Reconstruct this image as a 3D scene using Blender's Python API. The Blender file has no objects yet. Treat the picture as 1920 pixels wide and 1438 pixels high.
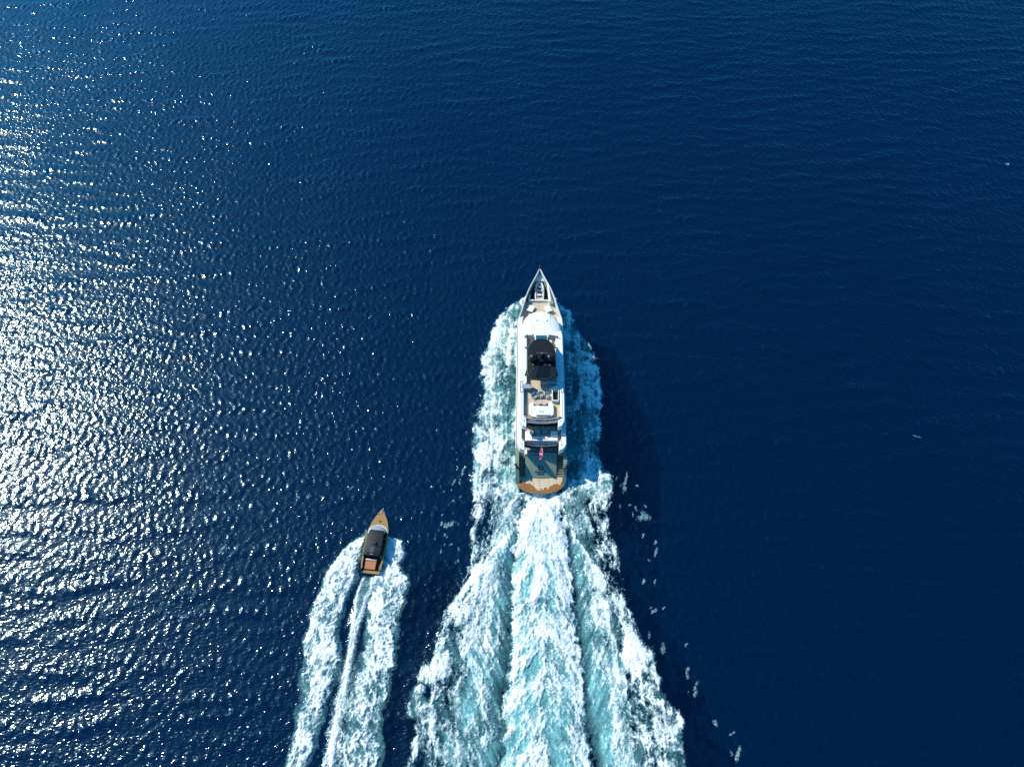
import bpy, bmesh, math, random
import numpy as np
from mathutils import Vector, Matrix

# ------------------------------------------------------------------ camera, sky, sun, exposure
scene = bpy.context.scene
CAM_H, CAM_PITCH = 100.0, 60.0            # metres above the sea, degrees below the horizon
cam_data = bpy.data.cameras.new('camera')
cam_data.lens, cam_data.sensor_width = 24.0, 36.0
cam_data.clip_start, cam_data.clip_end = 1.0, 30000.0
cam = bpy.data.objects.new('camera', cam_data)
scene.collection.objects.link(cam)
cam.location = (0.0, 0.0, CAM_H)
cam.rotation_euler = (math.radians(90.0 - CAM_PITCH), 0.0, 0.0)
scene.camera = cam

SUN_ELEV, SUN_LEFT = 42.0, 62.5           # degrees up; degrees left of the heading (+Y)
world = bpy.data.worlds.new('World')
scene.world = world
world.use_nodes = True
wn = world.node_tree.nodes
wn.clear()
sky = wn.new('ShaderNodeTexSky')
sky.sky_type = 'NISHITA'
sky.sun_disc = False
sky.sun_elevation = math.radians(SUN_ELEV)
sky.sun_rotation = math.radians(-SUN_LEFT)
sky.air_density, sky.dust_density, sky.ozone_density = 0.8, 1.5, 6.0
bg = wn.new('ShaderNodeBackground')
bg.inputs['Strength'].default_value = 0.15
wo = wn.new('ShaderNodeOutputWorld')
deep = wn.new('ShaderNodeVectorMath')                    # a clear, very blue sky
deep.operation = 'MULTIPLY'
deep.inputs[1].default_value = (0.16, 0.94, 1.36)
world.node_tree.links.new(sky.outputs[0], deep.inputs[0])
world.node_tree.links.new(deep.outputs[0], bg.inputs['Color'])
world.node_tree.links.new(bg.outputs[0], wo.inputs['Surface'])

sun_data = bpy.data.lights.new('sun', 'SUN')
sun_data.energy = 5.0
sun_data.angle = math.radians(0.53)
sun_data.color = (1.0, 0.93, 0.80)
sun = bpy.data.objects.new('sun', sun_data)
scene.collection.objects.link(sun)
_el, _az = math.radians(SUN_ELEV), math.radians(SUN_LEFT)
to_sun = Vector((-math.sin(_az) * math.cos(_el), math.cos(_az) * math.cos(_el), math.sin(_el)))
sun.rotation_euler = to_sun.to_track_quat('Z', 'Y').to_euler()
sun.location = (-120, 100, 150)

scene.view_settings.view_transform = 'Standard'
scene.view_settings.look = 'None'
scene.view_settings.exposure = 0.06
scene.view_settings.gamma = 1.0
scene.view_settings.use_curve_mapping = False
scene.render.engine = 'CYCLES'
scene.cycles.use_denoising = False
scene.cycles.max_bounces = 5
scene.cycles.diffuse_bounces = 2
scene.cycles.glossy_bounces = 3
scene.cycles.transmission_bounces = 4
scene.cycles.transparent_max_bounces = 10
scene.cycles.volume_bounces = 0
scene.cycles.caustics_reflective = False
scene.cycles.caustics_refractive = False
scene.cycles.sample_clamp_direct = 0.0
scene.cycles.sample_clamp_indirect = 4.0

# ------------------------------------------------------------------ helpers
def tag(o, label=None, cat=None, group=None, kind=None):
    if label: o['label'] = label
    if cat: o['category'] = cat
    if group: o['group'] = group
    if kind: o['kind'] = kind
    return o

def link(o, parent=None):
    scene.collection.objects.link(o)
    if parent is not None:
        o.parent = parent
    return o

def empty(name, loc=(0, 0, 0), rz=0.0, parent=None):
    o = bpy.data.objects.new(name, None)
    o.empty_display_size = 0.5
    o.location, o.rotation_euler = loc, (0, 0, rz)
    return link(o, parent)

def mesh_np(name, verts, faces, mat, parent=None, smooth=True, attrs=None):
    """verts (n,3) array, faces (m,4) or (m,3) array -> mesh object"""
    me = bpy.data.meshes.new(name)
    verts = np.ascontiguousarray(verts, dtype=np.float32)
    faces = np.ascontiguousarray(faces, dtype=np.int32)
    k = faces.shape[1]
    me.vertices.add(len(verts)); me.vertices.foreach_set('co', verts.ravel())
    me.loops.add(faces.size); me.loops.foreach_set('vertex_index', faces.ravel())
    me.polygons.add(len(faces))
    me.polygons.foreach_set('loop_start', np.arange(0, faces.size, k, dtype=np.int32))
    me.polygons.foreach_set('loop_total', np.full(len(faces), k, dtype=np.int32))
    me.polygons.foreach_set('use_smooth', np.full(len(faces), smooth, dtype=bool))
    me.update(calc_edges=True)
    for an, av in (attrs or {}).items():
        a = me.attributes.new(an, 'FLOAT', 'POINT')
        a.data.foreach_set('value', np.ascontiguousarray(av, dtype=np.float32))
    me.materials.append(mat)
    return link(bpy.data.objects.new(name, me), parent)

# photo pixel (1920x1438) -> point of the sea or of a deck at height z
FPX, PCX, PCY = 1280.0, 960.0, 719.0
_t = math.radians(CAM_PITCH)
def ground(px, py, z=0.0):
    u, v = (px - PCX) / FPX, (py - PCY) / FPX
    dy, dz = math.cos(_t) - v * math.sin(_t), -(math.sin(_t) + v * math.cos(_t))
    s = (z - CAM_H) / dz
    return (u * s, dy * s)

def edge_table(pts, z=0.0):
    """photo polyline of an edge -> (Y ascending, X) arrays in metres"""
    g = sorted((ground(px, py, z)[1], ground(px, py, z)[0]) for px, py in pts)
    return np.array([a for a, b in g]), np.array([b for a, b in g])

# vectorised value noise
def _hash(ix, iy, seed):
    h = (ix.astype(np.int64) * 374761393 + iy.astype(np.int64) * 668265263 + seed * 1442695041) & 0xFFFFFFFF
    h = ((h ^ (h >> 13)) * 1274126177) & 0xFFFFFFFF
    h = ((h ^ (h >> 16)) * 2246822519) & 0xFFFFFFFF
    return (h ^ (h >> 15)).astype(np.float64) / 4294967295.0

def vnoise(x, y, seed):
    ix, iy = np.floor(x), np.floor(y)
    fx, fy = x - ix, y - iy
    ux, uy = fx * fx * fx * (fx * (fx * 6 - 15) + 10), fy * fy * fy * (fy * (fy * 6 - 15) + 10)
    a, b = _hash(ix, iy, seed), _hash(ix + 1, iy, seed)
    c, d = _hash(ix, iy + 1, seed), _hash(ix + 1, iy + 1, seed)
    return (a + (b - a) * ux) * (1 - uy) + (c + (d - c) * ux) * uy

def fbm(x, y, seed, octs=4, gain=0.5):
    s, n, amp = 0.0, 0.0, 1.0
    for o in range(octs):
        c, sn = math.cos(0.7 + o), math.sin(0.7 + o)
        s = s + amp * vnoise(x * c - y * sn, x * sn + y * c, seed + 17 * o); n += amp
        x, y, amp = x * 2.03 + 5.2, y * 2.03 + 1.3, amp * gain
    return s / n

def ridged(x, y, seed, octs=3, gain=0.55):
    s, n, amp = 0.0, 0.0, 1.0
    for o in range(octs):
        c, sn = math.cos(0.4 + 1.3 * o), math.sin(0.4 + 1.3 * o)
        v = vnoise(x * c - y * sn, x * sn + y * c, seed + 31 * o)
        s = s + amp * (1 - np.abs(2 * v - 1)) ** 1.5; n += amp
        x, y, amp = x * 2.1 + 3.1, y * 2.1 + 7.7, amp * gain
    return s / n

def sstep(a, b, x):
    t = np.clip((x - a) / (b - a), 0, 1)
    return t * t * (3 - 2 * t)

def bump_in(t, c, w):
    return np.exp(-((t - c) / w) ** 2)

# ------------------------------------------------------------------ materials
def new_mat(name):
    m = bpy.data.materials.new(name)
    m.use_nodes = True
    nt = m.node_tree
    nt.nodes.clear()
    out = nt.nodes.new('ShaderNodeOutputMaterial')
    return m, nt, out

def N(nt, kind, **kw):
    n = nt.nodes.new(kind)
    for k, v in kw.items():
        if k in n.inputs: n.inputs[k].default_value = v
        else: setattr(n, k, v)
    return n

def mat_water():
    m, nt, out = new_mat('sea_water')
    L = nt.links.new
    geo = N(nt, 'ShaderNodeNewGeometry')
    height = None
    # wind ripples too small for the mesh: crest direction, size (m), amplitude (m), detail
    for (ang, sx, sy, amp, det, w) in ((-12, 0.55, 0.34, WAVE_B, 1.0, 0.4),):
        mp = N(nt, 'ShaderNodeMapping')
        mp.inputs['Rotation'].default_value = (0, 0, math.radians(ang))
        mp.inputs['Scale'].default_value = (1 / sx, 1 / sy, 0)
        L(geo.outputs['Position'], mp.inputs['Vector'])
        nz = N(nt, 'ShaderNodeTexNoise', Scale=1.0, Detail=det, Roughness=0.5, Distortion=w)
        nz.noise_dimensions = '2D'
        L(mp.outputs[0], nz.inputs['Vector'])
        mu = N(nt, 'ShaderNodeMath', operation='MULTIPLY'); mu.inputs[1].default_value = amp
        L(nz.outputs['Fac'], mu.inputs[0])
        if height is None: height = mu
        else:
            ad = N(nt, 'ShaderNodeMath', operation='ADD')
            L(height.outputs[0], ad.inputs[0]); L(mu.outputs[0], ad.inputs[1]); height = ad
    # gusts: ripples are stronger in some patches than in others
    gm = N(nt, 'ShaderNodeMapping'); gm.inputs['Scale'].default_value = (0.05, 0.022, 0)
    gm.inputs['Rotation'].default_value = (0, 0, 0.15)
    L(geo.outputs['Position'], gm.inputs['Vector'])
    gn = N(nt, 'ShaderNodeTexNoise', Scale=1.0, Detail=3.0); gn.noise_dimensions = '2D'
    L(gm.outputs[0], gn.inputs['Vector'])
    gr = N(nt, 'ShaderNodeMapRange'); gr.inputs[1].default_value = 0.3; gr.inputs[2].default_value = 0.7
    gr.inputs[3].default_value = 0.65; gr.inputs[4].default_value = 1.25
    L(gn.outputs['Fac'], gr.inputs[0])
    hm = N(nt, 'ShaderNodeMath', operation='MULTIPLY')
    L(height.outputs[0], hm.inputs[0]); L(gr.outputs[0], hm.inputs[1])
    bp = N(nt, 'ShaderNodeBump', Strength=1.0, Distance=1.0)
    L(hm.outputs[0], bp.inputs['Height'])
    fr = N(nt, 'ShaderNodeFresnel', IOR=1.52)
    L(bp.outputs[0], fr.inputs['Normal'])
    gl = N(nt, 'ShaderNodeBsdfGlossy', Roughness=WATER_ROUGH, Color=(0.8, 0.95, 1.0, 1))
    L(bp.outputs[0], gl.inputs['Normal'])
    # part of the mirror is roughened by ripples finer than can be seen: a soft sheen round the glints
    gs = N(nt, 'ShaderNodeBsdfGlossy', Roughness=0.22, Color=(0.8, 0.95, 1.0, 1))
    L(bp.outputs[0], gs.inputs['Normal'])
    gm2 = N(nt, 'ShaderNodeMixShader'); gm2.inputs[0].default_value = SHEEN
    L(gl.outputs[0], gm2.inputs[1]); L(gs.outputs[0], gm2.inputs[2]); gl = gm2
    body = water_layer(nt, WATER_LAYERS[0][1])
    # light on its way up or down inside the water leaves by the same small loss
    bf = N(nt, 'ShaderNodeMix', data_type='FLOAT'); bf.inputs[3].default_value = 0.04
    L(geo.outputs['Backfacing'], bf.inputs[0]); L(fr.outputs[0], bf.inputs[2])
    mx = N(nt, 'ShaderNodeMixShader')
    L(bf.outputs[0], mx.inputs[0]); L(body, mx.inputs[1]); L(gl.outputs[0], mx.inputs[2])
    L(mx.outputs[0], out.inputs['Surface'])
    return m

def water_layer(nt, share):
    """light scattered back by one layer of sea water; the rest goes on down"""
    df = N(nt, 'ShaderNodeBsdfDiffuse', Color=WATER_BLUE, Roughness=0.0)
    if share >= 1.0: return df.outputs[0]
    tr = N(nt, 'ShaderNodeBsdfTransparent')
    mx = N(nt, 'ShaderNodeMixShader'); mx.inputs[0].default_value = share
    nt.links.new(tr.outputs[0], mx.inputs[1]); nt.links.new(df.outputs[0], mx.inputs[2])
    return mx.outputs[0]

WAVE_B, WATER_ROUGH, SHEEN = 0.062, 0.115, 0.20
WATER_BLUE = (0.0001, 0.0090, 0.035, 1)
WATER_LAYERS = ((0.0, 0.02), (-4.5, 0.20), (-8.5, 1.0))      # depth (m), share of the light sent back

# ------------------------------------------------------------------ sea surface
STERN = ground(1014, 921, 0.7)
BOW = ground(1012, 505, 5.8)
HEADING = math.atan2(BOW[0] - STERN[0], BOW[1] - STERN[1])     # clockwise from +Y

SLOPE = 0.168
def make_swell(seed=4, n=2048, size=512.0):
    rng = np.random.default_rng(seed)
    k = np.fft.fftfreq(n, d=size / n) * 2 * np.pi
    kx, ky = np.meshgrid(k, k, indexing='xy')
    kk = np.hypot(kx, ky); kk[0, 0] = 1e-6
    lam = 2 * np.pi / kk
    th = np.arctan2(ky, kx)
    slope = np.zeros_like(kk)
    for dirdeg, peak, width, spread, wt in ((97, 3.9, 0.38, 14, 1.2), (80, 2.2, 0.40, 10, 0.85), (140, 1.3, 0.35, 3, 0.8), (50, 0.82, 0.3, 2, 1.9), (5, 1.3, 0.4, 3, 0.7), (92, 13.0, 0.4, 8, 0.2)):
        d = np.abs(np.cos(th - math.radians(dirdeg))) ** spread
        s = wt * np.exp(-0.5 * (np.log(lam / peak) / width) ** 2) * d
        slope += s ** 2 / kk
    slope = np.sqrt(slope) * (lam > 0.62)
    amp = slope / kk
    ph = rng.normal(size=(n, n)) + 1j * rng.normal(size=(n, n))
    f = np.real(np.fft.ifft2(amp * ph))
    f = f / f.std(); f = f + 0.22 * (f * f - 1)                # sharper crests, flatter troughs
    gx, gy = np.gradient(f, size / n)
    return f * (SLOPE / np.sqrt((gx ** 2 + gy ** 2).mean())), size

SWELL, SWELL_SIZE = make_swell()
def swell(x, y):
    n = SWELL.shape[0]
    u, v = x / SWELL_SIZE * n, y / SWELL_SIZE * n
    iu, iv = np.floor(u).astype(np.int64), np.floor(v).astype(np.int64)
    fu, fv = u - iu, v - iv
    i0, i1, j0, j1 = iu % n, (iu + 1) % n, iv % n, (iv + 1) % n
    return (SWELL[j0, i0] * (1 - fu) + SWELL[j0, i1] * fu) * (1 - fv) + (SWELL[j1, i0] * (1 - fu) + SWELL[j1, i1] * fu) * fv
# ------------------------------------------------------------------ wakes: edges read off the photograph, on the sea plane
T_OL = edge_table([(1004, 536), (996, 546), (986, 556), (972, 566), (952, 578), (935, 598), (926, 612), (917, 635), (906, 668), (902, 700), (904, 735), (897, 765), (889, 800), (890, 850), (885, 900), (881, 950), (879, 1000), (882, 1040), (873, 1075), (858, 1100), (832, 1150), (808, 1200), (784, 1250), (765, 1295), (752, 1340), (757, 1375), (750, 1438), (700, 1700), (600, 2400)])
T_OR = edge_table([(1024, 540), (1034, 552), (1046, 564), (1058, 574), (1072, 590), (1086, 618), (1098, 640), (1116, 672), (1125, 705), (1128, 740), (1128, 780), (1131, 820), (1131, 860), (1140, 880), (1150, 895), (1148, 925), (1142, 950), (1147, 980), (1152, 1005), (1162, 1045), (1170, 1090), (1190, 1135), (1211, 1180), (1234, 1220), (1248, 1262), (1262, 1300), (1280, 1345), (1275, 1385), (1290, 1438), (1345, 1700), (1450, 2400)])
T_KL = edge_table([(984, 925), (979, 950), (970, 985), (948, 1010), (922, 1035), (900, 1065), (880, 1090), (862, 1120), (840, 1160), (816, 1205), (792, 1255), (775, 1295), (765, 1340), (765, 1438), (720, 1700), (620, 2400)])
T_KR = edge_table([(1046, 925), (1052, 950), (1066, 985), (1080, 1008), (1100, 1040), (1124, 1075), (1142, 1100), (1160, 1130), (1185, 1165), (1207, 1200), (1232, 1250), (1250, 1300), (1266, 1345), (1275, 1438), (1325, 1700), (1430, 2400)])
T_TL = edge_table([(988, 925), (982, 950), (972, 985), (966, 1020), (960, 1060), (957, 1100), (954, 1200), (948, 1300), (940, 1400), (936, 1438), (918, 1700), (880, 2400)])
T_TR = edge_table([(1042, 925), (1048, 950), (1060, 985), (1067, 1020), (1072, 1060), (1077, 1100), (1084, 1200), (1096, 1300), (1108, 1400), (1113, 1438), (1140, 1700), (1190, 2400)])
Y_STERN = STERN[1]
Y_FRONT = ground(1000, 538)[1]

def ev(tab, y): return np.interp(y, tab[0], tab[1])

def wake_height(x, y):
    """long relief of the yacht's wake (metres)"""
    s = Y_STERN - y
    xc = STERN[0] + math.tan(HEADING) * (y - Y_STERN)
    aft = sstep(0.3, 3.0, s)
    fade = np.exp(-np.maximum(s, 0) / 45.0)
    tl, tr, kl, kr = ev(T_TL, y), ev(T_TR, y), ev(T_KL, y), ev(T_KR, y)
    half = np.maximum((tr - tl) / 2, 1.0)
    c = (x - (tl + tr) / 2) / half
    h = aft * fade * (0.55 * np.exp(-(np.abs(c) / 0.72) ** 4) - 0.40 * (bump_in(c, -1.02, 0.22) + bump_in(c, 1.02, 0.22)))
    h = h + aft * fade * 0.65 * (bump_in(x, kl + 1.6, 2.2) + bump_in(x, kr - 1.6, 2.2)) * sstep(0.5, 7.0, s)
    h = h - 0.45 * np.exp(-((s - 1.2) / 1.6) ** 2) * np.exp(-(c / 1.0) ** 4)
    # wave thrown up along the hull
    al = sstep(-1.0, 2.5, -s) * sstep(-39.5, -33.0, s)
    ol, orr = ev(T_OL, y), ev(T_OR, y)
    h = h + al * 0.3 * (bump_in(x, ol + 1.4, 1.8) + bump_in(x, orr - 1.4, 1.8))
    return h

# small boat: axis and edges
B_BOW, B_STERN = ground(718, 953, 1.2), ground(694, 1073, 0.8)
B_HEADING = math.atan2(B_BOW[0] - B_STERN[0], B_BOW[1] - B_STERN[1])
S_LO = edge_table([(684, 1000), (664, 1016), (640, 1036), (612, 1068), (603, 1090), (592, 1120), (580, 1160), (567, 1195), (566, 1250), (562, 1300), (556, 1345), (548, 1395), (532, 1438), (440, 1700), (200, 2400)])
S_LI = edge_table([(690, 1000), (684, 1030), (676, 1060), (666, 1092), (652, 1125), (640, 1150), (634, 1185), (642, 1215), (636, 1255), (622, 1300), (607, 1350), (592, 1400), (578, 1438), (490, 1700), (270, 2400)])
S_RI = edge_table([(722, 1000), (712, 1030), (706, 1060), (702, 1075), (694, 1100), (690, 1130), (686, 1165), (680, 1205), (672, 1240), (664, 1280), (658, 1320), (650, 1360), (642, 1400), (632, 1438), (560, 1700), (350, 2400)])
S_RO = edge_table([(724, 1004), (740, 1010), (757, 1016), (756, 1040), (748, 1060), (770, 1084), (766, 1110), (758, 1140), (748, 1165), (748, 1200), (740, 1240), (736, 1275), (727, 1310), (716, 1345), (718, 1385), (722, 1415), (716, 1438), (650, 1700), (450, 2400)])
S_M1 = edge_table([(686, 1073), (672, 1110), (664, 1150), (659, 1200), (650, 1250), (640, 1300), (628, 1360), (612, 1438), (530, 1700), (320, 2400)])
S_M2 = edge_table([(703, 1073), (696, 1100), (684, 1135), (672, 1170), (662, 1210), (653, 1260), (646, 1300), (634, 1360), (620, 1438), (542, 1700), (335, 2400)])
YB_STERN = B_STERN[1]

def boat_height(x, y):
    s = YB_STERN - y
    fade = np.exp(-np.maximum(s, 0) / 30.0) * sstep(-6.5, -1.5, s)
    lo, li, ri, ro = ev(S_LO, y), ev(S_LI, y), ev(S_RI, y), ev(S_RO, y)
    m1, m2 = ev(S_M1, y), ev(S_M2, y)
    h = fade * 0.25 * (bump_in(x, (lo + li) / 2, 1.4) + bump_in(x, (ri + ro) / 2, 1.2))
    h = h + sstep(0.2, 4.0, s) * fade * (0.16 * bump_in(x, (m1 + m2) / 2, 0.8) - 0.25 * bump_in(x, (m1 + li) / 2, 0.9) - 0.15 * bump_in(x, (m2 + ri) / 2, 0.8))
    return h

def sea_height(x, y):
    return swell(x, y) + wake_height(x, y) + boat_height(x, y)

SX0, SX1, SY0, SY1 = -140.0, 140.0, -15.0, 182.0      # part of the sea with meshed waves
def make_sea():
    step = 0.27
    xs = np.arange(SX0, SX1, step); ys = np.arange(SY0, SY1, step)
    grow = 0.6 * 1.42 ** np.arange(1, 24)
    out = np.cumsum(grow)
    xs = np.concatenate([xs[0] - out[::-1], xs, xs[-1] + out])
    ys = np.concatenate([ys[0] - out[::-1], ys, ys[-1] + out])
    X, Y = np.meshgrid(xs, ys)
    far = np.maximum(np.maximum(SX0 - X, X - SX1), np.maximum(SY0 - Y, Y - SY1))
    Z = sea_height(X, Y) * (1 - sstep(0, 12, far))
    ny, nx = X.shape
    V = np.stack([X.ravel(), Y.ravel(), Z.ravel()], 1)
    idx = np.arange(ny * nx).reshape(ny, nx)
    F = np.stack([idx[:-1, :-1].ravel(), idx[:-1, 1:].ravel(), idx[1:, 1:].ravel(), idx[1:, :-1].ravel()], 1)
    o = mesh_np('sea', V, F, mat_water())
    tag(o, 'deep blue open sea with small wind waves and sun glitter', 'sea', kind='structure')
    return o

def make_depths():
    for depth, share in WATER_LAYERS[1:]:
        m, nt, out = new_mat('deep_sea_water')
        nt.links.new(water_layer(nt, share), out.inputs['Surface'])
        r = 9000.0
        o = mesh_np('deep_water', np.array([[-r, -r, depth], [r, -r, depth], [r, r, depth], [-r, r, depth]]), np.array([[0, 1, 2, 3]]), m)
        tag(o, 'dark blue depth of the sea seen through its surface', 'sea', kind='structure')

def mat_foam():
    m, nt, out = new_mat('sea_foam')
    L = nt.links.new
    geo = N(nt, 'ShaderNodeNewGeometry')
    af = N(nt, 'ShaderNodeAttribute', attribute_name='foam')
    aa = N(nt, 'ShaderNodeAttribute', attribute_name='aerated')
    nz = N(nt, 'ShaderNodeTexNoise', Scale=4.2, Detail=3.0, Roughness=0.62, Distortion=0.7)
    nz.noise_dimensions = '2D'
    L(geo.outputs['Position'], nz.inputs['Vector'])
    # fine lace: the foam breaks up where it is thin
    a1 = N(nt, 'ShaderNodeMath', operation='MULTIPLY_ADD'); a1.inputs[1].default_value = 1.5; a1.inputs[2].default_value = -0.75
    L(nz.outputs['Fac'], a1.inputs[0])
    a2 = N(nt, 'ShaderNodeMath', operation='ADD'); L(af.outputs['Fac'], a2.inputs[0]); L(a1.outputs[0], a2.inputs[1])
    fo = N(nt, 'ShaderNodeMapRange', interpolation_type='LINEAR')
    fo.inputs[1].default_value = 0.12; fo.inputs[2].default_value = 1.0
    L(a2.outputs[0], fo.inputs[0])
    ae = N(nt, 'ShaderNodeMath', operation='MULTIPLY', use_clamp=True)
    am = N(nt, 'ShaderNodeMath', operation='MULTIPLY_ADD'); am.inputs[1].default_value = 0.9; am.inputs[2].default_value = 0.5
    L(nz.outputs['Fac'], am.inputs[0]); L(aa.outputs['Fac'], ae.inputs[0]); L(am.outputs[0], ae.inputs[1])
    # alpha = 1-(1-foam)(1-aerated)
    i1 = N(nt, 'ShaderNodeMath', operation='SUBTRACT'); i1.inputs[0].default_value = 1.0; L(fo.outputs[0], i1.inputs[1])
    i2 = N(nt, 'ShaderNodeMath', operation='SUBTRACT'); i2.inputs[0].default_value = 1.0; L(ae.outputs[0], i2.inputs[1])
    ip = N(nt, 'ShaderNodeMath', operation='MULTIPLY'); L(i1.outputs[0], ip.inputs[0]); L(i2.outputs[0], ip.inputs[1])
    al = N(nt, 'ShaderNodeMath', operation='SUBTRACT'); al.inputs[0].default_value = 1.0; L(ip.outputs[0], al.inputs[1])
    mix = N(nt, 'ShaderNodeMix', data_type='RGBA')
    mix.inputs[6].default_value = (0.17, 0.48, 0.47, 1); mix.inputs[7].default_value = (0.83, 0.86, 0.80, 1)
    L(fo.outputs[0], mix.inputs[0])
    bp = N(nt, 'ShaderNodeBump', Strength=0.4, Distance=0.12); L(a2.outputs[0], bp.inputs['Height'])
    df = N(nt, 'ShaderNodeBsdfPrincipled', Roughness=0.75)
    df.inputs['Specular IOR Level'].default_value = 0.25
    L(mix.outputs[2], df.inputs['Base Color']); L(bp.outputs[0], df.inputs['Normal'])
    tr = N(nt, 'ShaderNodeBsdfTransparent')
    mx = N(nt, 'ShaderNodeMixShader')
    L(al.outputs[0], mx.inputs[0]); L(tr.outputs[0], mx.inputs[1]); L(df.outputs[0], mx.inputs[2])
    L(mx.outputs[0], out.inputs['Surface'])
    return m

def foam_sheet(name, x0, x1, y0, y1, step, field, mat, base=0.045):
    xs, ys = np.arange(x0, x1, step), np.arange(y0, y1, step)
    X, Y = np.meshgrid(xs, ys)
    foam, aer, relief = field(X, Y)
    cov = np.maximum(foam * 1.2, aer)
    keep = np.maximum(np.maximum(cov[:-1, :-1], cov[1:, :-1]), np.maximum(cov[:-1, 1:], cov[1:, 1:])) > 0.10
    Z = sea_height(X, Y) + base + relief
    ny, nx = X.shape
    idx = np.arange(ny * nx).reshape(ny, nx)
    F = np.stack([idx[:-1, :-1][keep], idx[:-1, 1:][keep], idx[1:, 1:][keep], idx[1:, :-1][keep]], 1)
    used = np.unique(F)
    remap = np.zeros(ny * nx, np.int64); remap[used] = np.arange(len(used))
    V = np.stack([X.ravel()[used], Y.ravel()[used], Z.ravel()[used]], 1)
    return mesh_np(name, V, remap[F], mat, attrs={'foam': foam.ravel()[used], 'aerated': aer.ravel()[used]})

def lace(x, y, seed, size):
    """web of foam strands round dark cells, 0..1 with an even spread of values"""
    wx = x + 0.8 * size * (fbm(x / size / 1.6, y / size / 1.6, seed + 1, 3) - 0.5) * 2
    wy = y + 0.8 * size * (fbm(x / size / 1.6 + 9, y / size / 1.6, seed + 2, 3) - 0.5) * 2
    a = ridged(wx / size, wy / size, seed, 4, 0.7)
    b = fbm(wx / size * 0.8, wy / size * 0.8, seed + 5, 5, 0.65)
    return np.clip(0.5 + (a - 0.47) * 1.25 + (b - 0.5) * 1.5, 0, 1)

def hull_half(s):
    """half beam at the waterline of the yacht, s metres forward of the stern"""
    return np.interp(s, [0, 3, 20, 27, 31, 34, 37, 39], [3.7, 3.85, 3.85, 3.35, 2.5, 1.6, 0.7, 0.0])

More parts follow.
